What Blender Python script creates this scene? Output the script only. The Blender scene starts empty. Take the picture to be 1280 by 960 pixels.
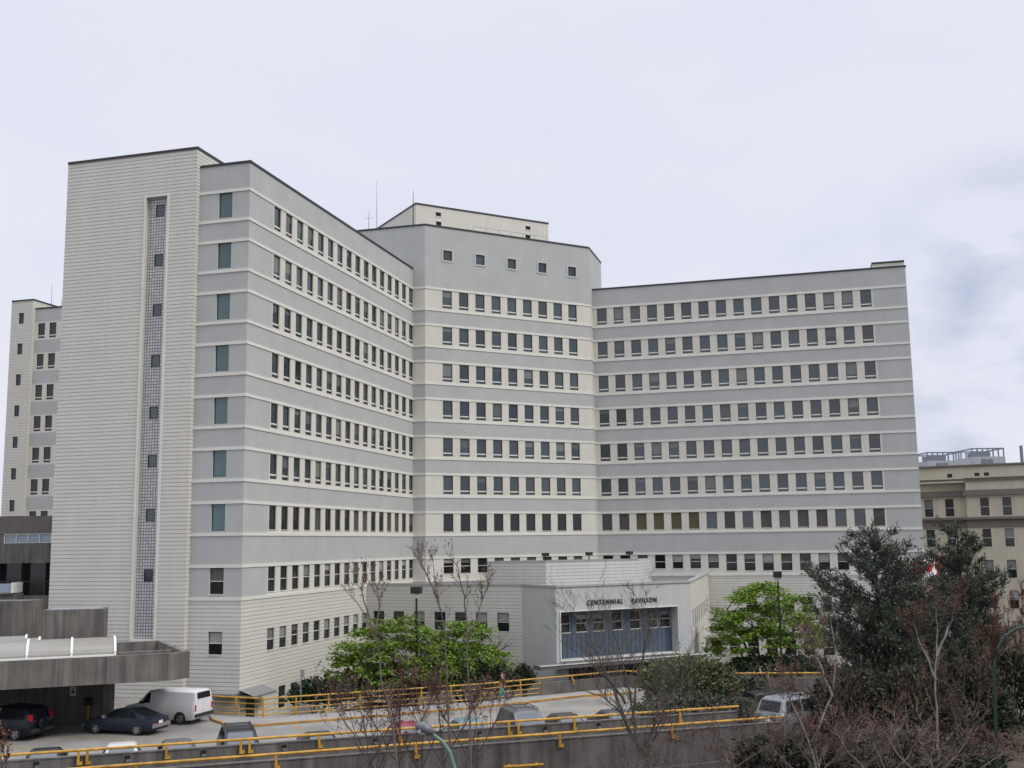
import bpy, bmesh, math, random
from mathutils import Vector, Matrix, noise
random.seed(7)
sc = bpy.context.scene
COL = sc.collection
PI = math.pi
# ------------------------------------------------------------------ camera
FPX, PITCH, ROLL, ZC = 1375.9, math.radians(8.2328), math.radians(.8106), 9.8
_U = Vector((0, -math.sin(PITCH), math.cos(PITCH))); _F = Vector((0, math.cos(PITCH), math.sin(PITCH)))
_X = Vector((1, 0, 0))
_R = math.cos(ROLL)*_X - math.sin(ROLL)*_U
_UP = math.sin(ROLL)*_X + math.cos(ROLL)*_U
cam = bpy.data.objects.new('camera', bpy.data.cameras.new('camera')); COL.objects.link(cam)
M = Matrix.Identity(4)
for i in range(3):
    M[i][0], M[i][1], M[i][2], M[i][3] = _R[i], _UP[i], -_F[i], (0, 0, ZC)[i]
cam.matrix_world = M
cam.data.sensor_width = 36; cam.data.lens = 36*FPX/1280
cam.data.clip_end = 6000; cam.data.clip_start = .1
sc.camera = cam
# ------------------------------------------------------------------ sky, sun, exposure
SUN_EL, SUN_AZ = math.radians(46), math.radians(-27)      # azimuth measured from +X towards +Y
sd = Vector((math.cos(SUN_EL)*math.cos(SUN_AZ), math.cos(SUN_EL)*math.sin(SUN_AZ), math.sin(SUN_EL)))
w = bpy.data.worlds.new('World'); sc.world = w; w.use_nodes = True
nt = w.node_tree; nt.nodes.clear(); N = nt.nodes.new; Lk = nt.links.new
out = N('ShaderNodeOutputWorld'); bg = N('ShaderNodeBackground'); bg.inputs[1].default_value = .1
sky = N('ShaderNodeTexSky'); sky.sky_type = 'NISHITA'; sky.sun_disc = False
sky.sun_elevation = SUN_EL; sky.sun_rotation = PI/2 - SUN_AZ
tc = N('ShaderNodeTexCoord'); mp = N('ShaderNodeMapping'); mp.inputs['Scale'].default_value = (1, 1, 2.6)
mp.inputs['Location'].default_value = (.33, .1, .2)
nz = N('ShaderNodeTexNoise'); nz.inputs['Scale'].default_value = 3.1; nz.inputs['Detail'].default_value = 7; nz.inputs['Roughness'].default_value = .55
cr = N('ShaderNodeValToRGB')
cr.color_ramp.elements[0].position = .32; cr.color_ramp.elements[0].color = (7.5, 7.8, 9.1, 1)
cr.color_ramp.elements[1].position = .6; cr.color_ramp.elements[1].color = (8.2, 8.35, 9.25, 1)
Lk(tc.outputs['Generated'], mp.inputs['Vector']); Lk(mp.outputs[0], nz.inputs['Vector']); Lk(nz.outputs['Fac'], cr.inputs[0])
# broken dark cloud low on the right-hand horizon
sx = N('ShaderNodeSeparateXYZ'); Lk(tc.outputs['Generated'], sx.inputs[0])
nz2 = N('ShaderNodeTexNoise'); nz2.inputs['Scale'].default_value = 9; nz2.inputs['Detail'].default_value = 6
mp2 = N('ShaderNodeMapping'); mp2.inputs['Scale'].default_value = (1, 1, 2.2); Lk(tc.outputs['Generated'], mp2.inputs['Vector']); Lk(mp2.outputs[0], nz2.inputs['Vector'])
rx = N('ShaderNodeMapRange'); rx.inputs[1].default_value = .31; rx.inputs[2].default_value = .38; Lk(sx.outputs[0], rx.inputs[0])
rz = N('ShaderNodeMapRange'); rz.inputs[1].default_value = .33; rz.inputs[2].default_value = .24; Lk(sx.outputs[2], rz.inputs[0])
mm = N('ShaderNodeMath'); mm.operation = 'MULTIPLY'; Lk(rx.outputs[0], mm.inputs[0]); Lk(rz.outputs[0], mm.inputs[1])
rn = N('ShaderNodeMapRange'); rn.inputs[1].default_value = .42; rn.inputs[2].default_value = .62; Lk(nz2.outputs['Fac'], rn.inputs[0])
m2 = N('ShaderNodeMath'); m2.operation = 'MULTIPLY'; Lk(mm.outputs[0], m2.inputs[0]); Lk(rn.outputs[0], m2.inputs[1])
mixd = N('ShaderNodeMixRGB'); mixd.inputs[2].default_value = (5.3, 5.8, 7.4, 1); Lk(m2.outputs[0], mixd.inputs[0]); Lk(cr.outputs[0], mixd.inputs[1])
# an overcast sky is brighter overhead
zr = N('ShaderNodeMapRange'); zr.inputs[1].default_value = .5; zr.inputs[2].default_value = 1; zr.inputs[3].default_value = 1; zr.inputs[4].default_value = 3.1
Lk(sx.outputs[2], zr.inputs[0])
mz = N('ShaderNodeMixRGB'); mz.blend_type = 'MULTIPLY'; mz.inputs[0].default_value = 1; Lk(mixd.outputs[0], mz.inputs[1]); Lk(zr.outputs[0], mz.inputs[2])
mx = N('ShaderNodeMixRGB'); mx.inputs[0].default_value = .96; Lk(sky.outputs[0], mx.inputs[1]); Lk(mz.outputs[0], mx.inputs[2])
Lk(mx.outputs[0], bg.inputs[0]); Lk(bg.outputs[0], out.inputs[0])
sun = bpy.data.objects.new('sun', bpy.data.lights.new('sun', 'SUN')); COL.objects.link(sun)
sun.data.energy = 1.6; sun.data.angle = math.radians(14); sun.data.color = (1, .94, .82)
sun.rotation_euler = sd.to_track_quat('Z', 'Y').to_euler()
sc.view_settings.view_transform = 'Standard'; sc.view_settings.look = 'None'
sc.view_settings.exposure = 0; sc.view_settings.gamma = 1; sc.view_settings.use_curve_mapping = False

# ------------------------------------------------------------------ pixel rays (survey of the photograph, 1280 wide)
def ray(x, y): return _F + _R*((x-640)/FPX) + _UP*((480-y)/FPX)
def onz(x, y, z):
    d = ray(x, y); t = (z-ZC)/d.z; return Vector((d.x*t, d.y*t, z))
def dep(x, y, D):
    d = ray(x, y); t = D/d.y; return Vector((d.x*t, D, ZC+d.z*t))

# ------------------------------------------------------------------ materials
MATS = {}
def mat(name, col, rough=.8, metal=0, var=.0, scale=3, bump=0, streak=0, spec=.5, rand=0, island=0, trans=0, dark=None, detail=5):
    if name in MATS: return MATS[name]
    m = bpy.data.materials.new(name); m.use_nodes = True; t = m.node_tree; b = t.nodes['Principled BSDF']
    n = t.nodes.new; l = t.links.new
    b.inputs['Roughness'].default_value = rough; b.inputs['Metallic'].default_value = metal
    b.inputs['Specular IOR Level'].default_value = spec
    c = (*col, 1); b.inputs['Base Color'].default_value = c
    src = None
    if var or streak:
        tcn = n('ShaderNodeTexCoord'); nn = n('ShaderNodeTexNoise'); nn.inputs['Scale'].default_value = scale; nn.inputs['Detail'].default_value = detail
        geo = n('ShaderNodeNewGeometry')
        l(geo.outputs['Position'], nn.inputs['Vector'])
        r = n('ShaderNodeMapRange'); r.inputs[1].default_value = .3; r.inputs[2].default_value = .7
        r.inputs[3].default_value = 1-var; r.inputs[4].default_value = 1+var*.6
        l(nn.outputs['Fac'], r.inputs[0])
        x = n('ShaderNodeMixRGB'); x.blend_type = 'MULTIPLY'; x.inputs[0].default_value = 1; x.inputs[1].default_value = c
        l(r.outputs[0], x.inputs[2]); src = x.outputs[0]
        if streak:
            mp_ = n('ShaderNodeMapping'); mp_.inputs['Scale'].default_value = (1, 1, .06)
            l(geo.outputs['Position'], mp_.inputs['Vector'])
            n2 = n('ShaderNodeTexNoise'); n2.inputs['Scale'].default_value = 2.6; n2.inputs['Detail'].default_value = 6; n2.inputs['Roughness'].default_value = .65
            l(mp_.outputs[0], n2.inputs['Vector'])
            r2 = n('ShaderNodeMapRange'); r2.inputs[1].default_value = .35; r2.inputs[2].default_value = .65; r2.inputs[3].default_value = 1-streak; r2.inputs[4].default_value = 1+streak*.3
            l(n2.outputs['Fac'], r2.inputs[0])
            x2 = n('ShaderNodeMixRGB'); x2.blend_type = 'MULTIPLY'; x2.inputs[0].default_value = 1
            l(src, x2.inputs[1]); l(r2.outputs[0], x2.inputs[2]); src = x2.outputs[0]
        if bump:
            bp = n('ShaderNodeBump'); bp.inputs['Strength'].default_value = bump; bp.inputs['Distance'].default_value = .03
            n3 = n('ShaderNodeTexNoise'); n3.inputs['Scale'].default_value = scale*9; l(geo.outputs['Position'], n3.inputs['Vector'])
            l(n3.outputs['Fac'], bp.inputs['Height']); l(bp.outputs[0], b.inputs['Normal'])
    if rand or island:
        if rand: q = n('ShaderNodeObjectInfo').outputs['Random']
        else: q = n('ShaderNodeNewGeometry').outputs['Random Per Island']
        a = rand or island
        ramp = n('ShaderNodeMixRGB'); ramp.inputs[1].default_value = c; ramp.inputs[2].default_value = (*(dark or tuple(v*(1-a) for v in col)), 1)
        pw = n('ShaderNodeMath'); pw.operation = 'POWER'; pw.inputs[1].default_value = 1.4; l(q, pw.inputs[0]); l(pw.outputs[0], ramp.inputs[0]); src = ramp.outputs[0]
    if src: l(src, b.inputs['Base Color'])
    if trans:
        tr = n('ShaderNodeBsdfTranslucent'); mx_ = n('ShaderNodeMixShader'); mx_.inputs[0].default_value = trans
        if src: l(src, tr.inputs[0])
        else: tr.inputs[0].default_value = c
        o = t.nodes['Material Output']; l(b.outputs[0], mx_.inputs[1]); l(tr.outputs[0], mx_.inputs[2]); l(mx_.outputs[0], o.inputs[0])
    MATS[name] = m; return m

grey_stucco = mat('grey_stucco', (.415, .427, .412), .9, var=.06, scale=.6, bump=.25, streak=.035)
cream = mat('cream_stucco', (.595, .58, .515), .85, var=.05, scale=.8, streak=.05)
siding = mat('cream_siding', (.595, .583, .525), .75, var=.04, scale=.5, streak=.04)
white_siding = mat('pale_grey_siding', (.56, .55, .53), .75, var=.05, scale=.5, streak=.07)
joint = mat('siding_joint', (.36, .345, .30), .9)
trimw = mat('pale_trim', (.65, .64, .58), .7, var=.05, scale=1)
pav_grey = mat('pavilion_stucco', (.465, .475, .47), .9, var=.05, scale=.7, bump=.2, streak=.06)
cap = mat('dark_roof_edge', (.02, .021, .025), .5)
roofm = mat('roof_gravel', (.16, .16, .155), .95, var=.2, scale=1.5)
bronze = mat('dark_window_frame', (.05, .048, .042), .45)
glass = mat('tinted_pane', (.032, .052, .062), .06, rand=.6, spec=1.0, dark=(.010, .016, .020))
glass_i = mat('tinted_pane_row', (.032, .052, .062), .06, island=.6, spec=1.0, dark=(.010, .016, .020))
glass_low = mat('dark_pane', (.018, .022, .022), .07, rand=.5, spec=.6)
teal = mat('teal_pane', (.085, .16, .165), .12, rand=.3, spec=.6)
blind_pale = mat('pale_blind', (.30, .31, .29), .7, rand=.55)
blind_brown = mat('brown_blind', (.105, .095, .082), .8, rand=.35)
blind_olive = mat('olive_blind', (.095, .085, .042), .8)
concrete = mat('weathered_concrete', (.155, .145, .13), .95, var=.22, scale=.8, bump=.4, streak=.42)
concrete_l = mat('parapet_concrete', (.13, .122, .112), .95, var=.3, scale=.9, bump=.4, streak=.45)
deckm = mat('deck_asphalt', (.222, .213, .195), .95, var=.3, scale=.35, bump=.3, detail=8)
walkm = mat('sidewalk_concrete', (.26, .25, .235), .95, var=.2, scale=.5, bump=.2)
yellow = mat('yellow_paint', (.47, .25, .025), .55, var=.4, scale=2.5)
yellow_worn = mat('worn_yellow_paint', (.36, .205, .06), .8, var=.4, scale=1.6, detail=8)
soil = mat('leaf_litter', (.060, .042, .028), 1, var=.5, scale=1.2, bump=.8, detail=8)
black = mat('black_metal', (.015, .015, .016), .4)
dkgreen = mat('green_pole_paint', (.012, .035, .03), .4)
chrome = mat('galvanised_metal', (.35, .36, .38), .35, metal=.7)
lens_m = mat('lamp_lens', (.55, .56, .6), .15)
tyre_m = mat('tyre_rubber', (.018, .018, .018), .8)
rim_m = mat('wheel_rim', (.38, .38, .39), .35, metal=.8)
car_glass = mat('car_glass', (.012, .016, .018), .08, spec=.35)
screen_glass = mat('windscreen_glass', (.045, .06, .075), .04, spec=.9)
red_lens = mat('red_lens', (.42, .012, .014), .2)
plate_m = mat('number_plate', (.65, .66, .66), .5)
trim_black = mat('black_plastic', (.022, .022, .024), .6)

# ------------------------------------------------------------------ mesh helpers
WM = {}
class MB:
    def __init__(s): s.v, s.f, s.m, s.mats = [], [], [], []
    def mi(s, m):
        if m not in s.mats: s.mats.append(m)
        return s.mats.index(m)
    def face(s, pts, m):
        k = len(s.v); s.v += [tuple(p) for p in pts]; s.f.append(tuple(range(k, k+len(pts)))); s.m.append(s.mi(m))
    def prism(s, poly, z0, z1, m, mtop=None, bottom=True):
        n = len(poly)
        ar = sum(poly[i][0]*poly[(i+1) % n][1]-poly[(i+1) % n][0]*poly[i][1] for i in range(n))
        if ar < 0: poly = poly[::-1]
        for i in range(n):
            p, q = poly[i], poly[(i+1) % n]
            s.face([(p[0], p[1], z0), (q[0], q[1], z0), (q[0], q[1], z1), (p[0], p[1], z1)], m)
        s.face([(p[0], p[1], z1) for p in poly], mtop or m)
        if bottom: s.face([(p[0], p[1], z0) for p in poly[::-1]], m)
    def flat(s, poly, z, m):
        n = len(poly)
        if sum(poly[i][0]*poly[(i+1) % n][1]-poly[(i+1) % n][0]*poly[i][1] for i in range(n)) < 0: poly = poly[::-1]
        s.face([(p[0], p[1], z) for p in poly], m)
    def box(s, x0, x1, y0, y1, z0, z1, m, fn=None):
        P = [(x0, y0, z0), (x1, y0, z0), (x1, y1, z0), (x0, y1, z0), (x0, y0, z1), (x1, y0, z1), (x1, y1, z1), (x0, y1, z1)]
        if fn: P = [fn(*p) for p in P]
        k = len(s.v); s.v += [tuple(p) for p in P]
        for f in ((3, 2, 1, 0), (4, 5, 6, 7), (0, 1, 5, 4), (1, 2, 6, 5), (2, 3, 7, 6), (3, 0, 4, 7)):
            s.f.append(tuple(k+i for i in f)); s.m.append(s.mi(m))
    def tube(s, pts, rads, m, n=6, caps=True):
        pts = [Vector(p) for p in pts]
        if not hasattr(rads, '__len__'): rads = [rads]*len(pts)
        k0 = len(s.v); mi = s.mi(m)
        up = Vector((0, 0, 1))
        for i, p in enumerate(pts):
            d = (pts[min(i+1, len(pts)-1)]-pts[max(i-1, 0)])
            d = d.normalized() if d.length > 1e-9 else Vector((0, 0, 1))
            a_ = d.cross(up if abs(d.z) < .95 else Vector((1, 0, 0))).normalized(); b_ = a_.cross(d)
            for j in range(n):
                t = 2*PI*j/n; q = p+(a_*math.cos(t)+b_*math.sin(t))*rads[i]; s.v.append(tuple(q))
        for i in range(len(pts)-1):
            for j in range(n):
                a0, a1 = k0+i*n+j, k0+i*n+(j+1) % n
                s.f.append((a0, a1, a1+n, a0+n)); s.m.append(mi)
        if caps:
            s.f.append(tuple(k0+j for j in range(n))[::-1]); s.m.append(mi)
            e = k0+(len(pts)-1)*n; s.f.append(tuple(e+j for j in range(n))); s.m.append(mi)
    def mesh(s, name, smooth=False):
        me = bpy.data.meshes.new(name); me.from_pydata(s.v, [], s.f)
        for m in s.mats: me.materials.append(m)
        me.polygons.foreach_set('material_index', s.m)
        if smooth: me.polygons.foreach_set('use_smooth', [True]*len(s.f))
        me.update(); return me
def put(name, data, parent=None, Mx=None):
    """an object whose own coordinates are placed in the world by Mx, under parent"""
    o = bpy.data.objects.new(name, data); COL.objects.link(o)
    Mx = Mx or Matrix.Identity(4)
    if parent:
        o.parent = parent; o.matrix_basis = WM[parent.name].inverted() @ Mx
    else: o.matrix_basis = Mx
    WM[o.name] = Mx
    return o
def obj(name, mb, parent=None, Mx=None, smooth=False):
    return put(name, mb.mesh(name, smooth), parent, Mx)
def T(x, y, z=0, rz=0): return Matrix.Translation((x, y, z)) @ Matrix.Rotation(rz, 4, 'Z')
def tag(o, label=None, cat=None, group=None, kind=None):
    for k, v in (('label', label), ('category', cat), ('group', group), ('kind', kind)):
        if v: o[k] = v
    return o
def thing(name, label, cat, Mx, group=None): return tag(put(name, None, None, Mx), label, cat, group)
def struct(name, mb): return tag(obj(name, mb), kind='structure')
def V2(*p): return Vector(p)
class Fr:
    """a facade: origin, horizontal direction, outward normal to its right"""
    def __init__(s, o, d):
        s.o = Vector((o[0], o[1])); s.d = Vector(d[:2]).normalized(); s.n = Vector((s.d.y, -s.d.x))
    def __call__(s, u, q, z): 
        p = s.o+s.d*u+s.n*q; return (p.x, p.y, z)
    def M(s, u, q, z):      # local x along facade, local y INTO the wall, z up
        p = s.o+s.d*u+s.n*q
        return Matrix.Translation((p.x, p.y, z)) @ Matrix.Rotation(math.atan2(s.d.y, s.d.x), 4, 'Z')
    def xy(s, u, q=0): p = s.o+s.d*u+s.n*q; return (p.x, p.y)
def hit(fr, x, y):
    d = ray(x, y); n = fr.n; t = (fr.o.x*n.x+fr.o.y*n.y)/(d.x*n.x+d.y*n.y); p = Vector((d.x*t, d.y*t)); return (p-fr.o).dot(fr.d), ZC+d.z*t
def wall(mb, fr, u0, u1, z0, z1, holes, matfn, ucuts=(), zcuts=(), grooves=(), gm=None, gd=.02, gh=.038, depth=.2, revm=None):
    zs = {z0, z1}
    for h in holes: zs |= {h[2], h[3]}
    zs |= {z for z in zcuts if z0 < z < z1}
    gr = [(g, g+gh) for g in grooves if z0 < g and g+gh < z1]
    for g in gr: zs |= set(g)
    zs = sorted(z for z in zs if z0-1e-6 <= z <= z1+1e-6)
    for a_, b_ in zip(zs, zs[1:]):
        if b_-a_ < 1e-5: continue
        zm = (a_+b_)/2
        row = sorted((h[0], h[1]) for h in holes if h[2] < zm < h[3])
        isg = any(g[0] < zm < g[1] for g in gr)
        seg = []; u = u0
        for h in row: seg.append((u, h[0])); u = h[1]
        seg.append((u, u1))
        for p, q in seg:
            cs = [p]+[c for c in sorted(ucuts) if p+1e-5 < c < q-1e-5]+[q]
            for s_, e_ in zip(cs, cs[1:]):
                if e_-s_ < 1e-5: continue
                m = matfn((s_+e_)/2, zm)
                if isg and m in (siding, white_siding):
                    o = -gd
                    mb.face([fr(s_, o, a_), fr(e_, o, a_), fr(e_, o, b_), fr(s_, o, b_)], gm or joint)
                    mb.face([fr(s_, 0, a_), fr(e_, 0, a_), fr(e_, o, a_), fr(s_, o, a_)], m)
                    mb.face([fr(s_, o, b_), fr(e_, o, b_), fr(e_, 0, b_), fr(s_, 0, b_)], m)
                else:
                    mb.face([fr(s_, 0, a_), fr(e_, 0, a_), fr(e_, 0, b_), fr(s_, 0, b_)], m)
    for h in holes:
        a0, a1, c0, c1 = h[:4]; dd = h[4] if len(h) > 4 else depth; rm = revm or cream
        mb.face([fr(a0, 0, c0), fr(a0, -dd, c0), fr(a0, -dd, c1), fr(a0, 0, c1)], rm)
        mb.face([fr(a1, -dd, c0), fr(a1, 0, c0), fr(a1, 0, c1), fr(a1, -dd, c1)], rm)
        mb.face([fr(a0, 0, c0), fr(a1, 0, c0), fr(a1, -dd, c0), fr(a0, -dd, c0)], rm)
        mb.face([fr(a0, -dd, c1), fr(a1, -dd, c1), fr(a1, 0, c1), fr(a0, 0, c1)], rm)
def bar(mb, fr, u0, u1, z0, z1, out_, m, back=-.02):
    mb.box(u0, u1, back, out_, z0, z1, m, lambda u, q, z: fr(u, q, z))

# ------------------------------------------------------------------ building survey
th = math.radians(74.5)
A_ = Vector((math.cos(th), math.sin(th))); B_ = Vector((math.sin(th), -math.cos(th))); M_ = (A_+B_).normalized()
C = Vector((-17.99, 73.56)); B = C-3.9*B_; Tt = B-.45*A_; D = C+31.8*A_; E_ = D+1.27*B_; F_ = E_+19.05*M_; G = F_+1.2*A_; H = G+31.5*B_
ZU10 = 34.483; ZU = {k: ZU10-3.6*(10-k) for k in range(4, 11)}; ZU[3] = 8.66
ZL = {k: ZU[k]-2.13 for k in range(4, 11)}; ZL[3] = 6.52
R_ = 36.33; CR = 40.62; ZT = 37.6; ZB = -3.0
SIDE = [ZB+.12+.262*i for i in range(160)]
SIDE_LOW = [z for z in SIDE if z < 6.25]
frL = Fr(C, A_); frBC = Fr(B, B_); frM = Fr(E_, M_); frR = Fr(G, B_); frDE = Fr(D, B_); frFG = Fr(F_, A_)
frT = Fr(Tt-10.6*B_, B_)

# ------------------------------------------------------------------ window kinds (shared meshes, local x along wall, y into wall, z up)
def frame_mesh(kind, w_, h_, dep_=.13):
    mb = MB(); y0, y1 = dep_-.05, dep_+.03; t = .05
    mb.box(0, t, y0, y1, 0, h_, bronze); mb.box(w_-t, w_, y0, y1, 0, h_, bronze)
    mb.box(t, w_-t, y0, y1, h_-t, h_, bronze); mb.box(t, w_-t, y0, y1, 0, t, bronze)
    if kind == 'hopper': mb.box(t, w_-t, y0-.012, y1, .24, .35, trimw)
    if kind == 'sash': mb.box(t, w_-t, y0-.006, y1, h_*.49, h_*.49+.045, trimw if w_ > .3 else bronze); mb.box(-.04, w_+.04, -.03, y0, -.0, .05, trimw)
    if kind == 'plain': mb.box(t, w_-t, y0-.01, y1-.01, t+.001, .09, trimw)
    return mb.mesh('window_frame')
def pane_mesh(w_, h_, m, z0=0, dep_=.13, y=0):
    mb = MB(); mb.face([(.02, dep_+y, z0+.02), (w_-.02, dep_+y, z0+.02), (w_-.02, dep_+y, h_-.02), (.02, dep_+y, h_-.02)], m); return mb.mesh('pane')
_wm = {}
def window(kind, parent, fr, u0, z0, w_, h_, name, gl=None, blind=0, bm_=None, q=0):
    key = (kind, round(w_, 3), round(h_, 3))
    if key not in _wm: _wm[key] = frame_mesh(kind, w_, h_)
    o = put(name, _wm[key], parent, fr.M(u0, q, z0))
    gl = gl or glass
    pk = ('p', round(w_, 3), round(h_, 3), gl.name)
    if pk not in _wm: _wm[pk] = pane_mesh(w_, h_, gl)
    put('pane', _wm[pk], o, fr.M(u0, q, z0))
    if blind:
        bm_ = bm_ or blind_pale
        bk = ('b', round(w_, 3), round(h_, 3), round(blind, 2), bm_.name)
        if bk not in _wm: _wm[bk] = pane_mesh(w_-.02, h_-.02, bm_, z0=h_*(1-blind), y=-.012)
        put('blind', _wm[bk], o, fr.M(u0+.01, q, z0))
    return o

# ------------------------------------------------------------------ ground and deck
def hterr(x, y):
    h = -3.2
    if x > 12: h += 2.9*min(1, (x-12)/7)*max(0, min(1, (61-y)/4))
    if x > 24 and y > 61: h += 2.2*min(1, (x-24)/20)*min(1, (y-61)/30)
    return h+.25*noise.noise((x*.15, y*.15, 0))
g = MB(); XS = [-3000, -600, -150]+[-80+4*i for i in range(51)]+[180, 600, 3000]; YS = [-300, -50]+[10+4*i for i in range(36)]+[200, 400, 1000, 3500]
idx = {}
for i, x in enumerate(XS):
    for j, y in enumerate(YS):
        idx[i, j] = len(g.v); g.v.append((x, y, hterr(x, y) if -80 <= x <= 120 and 10 <= y <= 150 else -3.2))
mi = g.mi(soil)
for i in range(len(XS)-1):
    for j in range(len(YS)-1):
        g.f.append((idx[i, j], idx[i+1, j], idx[i+1, j+1], idx[i, j+1])); g.m.append(mi)
struct('ground', g)

RZ = 1.75
P1a, P1b = onz(0, 944.5, RZ).xy, onz(900, 884.5, RZ).xy         # rail over the inner parapet
P2a, P2b = onz(150, 957, RZ).xy, onz(950, 898, RZ).xy
fr1 = Fr(P1a, P1b-P1a); fr2 = Fr(P2a, P2b-P2a); L1 = (P1b-P1a).length; L2 = (P2b-P2a).length
curb_px = [(265, 900), (280, 905.5), (317, 907.5), (415, 900), (490, 894), (580, 886), (642, 880), (730, 870), (792, 866)]
curb = [onz(x, y, .06).xy for x, y in curb_px]
rail_px = [(262, 870), (329, 873.3), (600, 855), (675, 848)]
railp = [onz(x, y, 1.17).xy for x, y in rail_px]
par_px = [(675, 848), (780, 838.5), (830, 841), (912, 841.6), (1033, 841)]
parp = [onz(x, y, 1.17).xy for x, y in par_px]
deck_far = [Vector(frT.xy(10.6, .0))]+railp+parp[1:]+[Vector((30, 74)), Vector((48, 70))]
deck_near = [Vector(fr2.xy(-40)), Vector(fr2.xy(L2+2.5)), Vector((17, 61.5)), Vector((48, 66))]
deck_poly = deck_near+[p for p in deck_far[::-1]]+[Vector(frT.xy(0, 0)), Vector(frT.xy(-30, 0))]
d = MB(); d.prism([tuple(p) for p in deck_poly], -.6, 0, concrete_l, deckm); struct('parking_deck', d)
# retaining wall under the back edge of the deck
rw = MB()
for p, q in zip(deck_far[:-1], deck_far[1:]):
    dd = (q-p).normalized(); nn = Vector((-dd.y, dd.x))*.3
    rw.face([(*p, -3.6), (*q, -3.6), (*q, -.6), (*p, -.6)], concrete_l); rw.face([(*(q-nn), -3.6), (*(p-nn), -3.6), (*(p-nn), -.6), (*(q-nn), -.6)], concrete_l)
struct('retaining_wall', rw)
pb_ = MB(); bx = [14+2*i for i in range(29)]; n_ = 13
def bedpt(i, j):
    x = bx[i]; yb = 60.3+(x-14)*.13 if x > 14 else 59.5; y = yb-(j/(n_-1))*26
    return (x+(0 if i else .2*math.sin(j)), y, -.06-max(0, (j-2)/(n_-1))*2.4+.18*noise.noise((x*.35, y*.35, 4)))
for i in range(28):
    for j in range(n_-1): pb_.face([bedpt(i, j+1), bedpt(i+1, j+1), bedpt(i+1, j), bedpt(i, j)], soil)
for j in range(n_-1): pb_.face([bedpt(0, j), (*bedpt(0, j)[:2], -3.4), (*bedpt(0, j+1)[:2], -3.4), bedpt(0, j+1)], soil)
struct('planting_bed', pb_)
# sidewalk with painted kerb
sw = MB(); pl = [tuple(p) for p in curb]+[tuple(p) for p in [parp[2]*.5+parp[1]*.5, parp[1]]]+[tuple(p) for p in railp[::-1]]
sw.prism(pl, .004, .12, walkm, walkm, bottom=False); struct('sidewalk', sw)
kb = MB()
for p, q in zip(curb, curb[1:]):
    dd = (q-p).normalized(); nn = Vector((dd.y, -dd.x))
    kb.prism([tuple(p+nn*.012), tuple(q+nn*.012), tuple(q-nn*.2), tuple(p-nn*.2)], .008, .127, yellow_worn, bottom=False)
struct('kerb', kb)
ml = MB()
def line(x0, y0, x1, y1, w_=.12, dash=None):
    p, q = onz(x0, y0, 0).xy, onz(x1, y1, 0).xy; dd = (q-p).normalized(); nn = Vector((-dd.y, dd.x))*w_/2
    ml.face([(*(p-nn), .005), (*(q-nn), .005), (*(q+nn), .005), (*(p+nn), .005)], yellow_worn)
line(367, 906, 381, 914); line(85, 920, 155, 926, .1); line(400, 920, 432, 915, .3); line(0, 929, 40, 938, .1); line(640, 897, 700, 884, .1)
line(745, 882, 800, 875, .14); line(740, 872, 780, 866, .5); line(735, 890, 765, 886, .2); line(150, 926, 205, 924, .1); line(560, 898, 640, 884, .08)
for k in range(9):
    u = 1.5+k*4.1; p = Vector(fr1.xy(u, -.6)); q = Vector(fr1.xy(u, -5.2)); dd = (q-p).normalized(); nn = Vector((-dd.y, dd.x))*.06
    ml.face([(*(p+nn), .005), (*(q+nn), .005), (*(q-nn), .005), (*(p-nn), .005)], yellow_worn)
struct('parking_lines', ml)

# ------------------------------------------------------------------ hospital building
hosp = thing('hospital_building', 'large angled ten storey hospital block with grey and cream bands and stair tower', 'building', T(-2, 110, ZB))
wl = MB()
# left wing
uL = [3.63+1.811*k for k in range(16)]
hopper_h, plain_h = 1.74, 1.74
holesL, holesM, holesR = [], [], []
uM = [1.85+1.81*k for k in range(9)]; uR = [.48+1.775*k for k in range(16)]
WW = 1.04
for k in range(4, 11):
    z0 = ZU[k]-.24-1.74
    for u in uL: holesL.append((u, u+WW, z0, z0+1.74))
    for u in uM: holesM.append((u, u+WW, z0, z0+1.74))
    for u in uR: holesR.append((u, u+WW, z0, z0+1.74))
r3L = [(u, 6.69) for u in uL]; r3M = [(u, 7.02) for u in uM]; r3R = [(u, 7.02 if i < 7 else 6.76) for i, u in enumerate(uR)]
top3 = 8.44
for u, z in r3L: holesL.append((u, u+WW, z, top3))
for u, z in r3M: holesM.append((u, u+WW, z, top3))
for u, z in r3R: holesR.append((u, u+WW, z, top3))
r2L = [(u, 2.73) for u in uL[:10]]; r1L = [(u, -1.4) for u in uL[1:12]]
for u, z in r2L: holesL.append((u, u+WW, z, 4.25))
for u, z in r1L: holesL.append((u, u+WW, z, .17))
r1R = [(u, -1.33) for u in uR[6:16]]; r2R = [(u, 2.75) for u in uR[8:16]]
for u, z in r1R: holesR.append((u, u+WW, z, .2))
for u, z in r2R: holesR.append((u, u+WW, z, 4.25))
def band(z):
    for k in range(3, 11):
        if ZL[k] < z < ZU[k]: return True
    return False
zc = [z for k in range(3, 11) for z in (ZU[k], ZL[k])]
fL = lambda u, z: siding if z < 6.4 else (cream if band(z) and u > 3.5 else grey_stucco)
fM = lambda u, z: siding if z < 6.4 else (cream if band(z) else grey_stucco)
fR = lambda u, z: siding if z < 6.4 else (cream if band(z) and u < 28.3 else grey_stucco)
wall(wl, frL, 0, 31.8, ZB, R_, holesL, fL, ucuts=[3.5], zcuts=zc+[6.4], grooves=SIDE_LOW)
o = obj('wall', wl, hosp); o['label'] = 'long receding left-hand facade'
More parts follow.
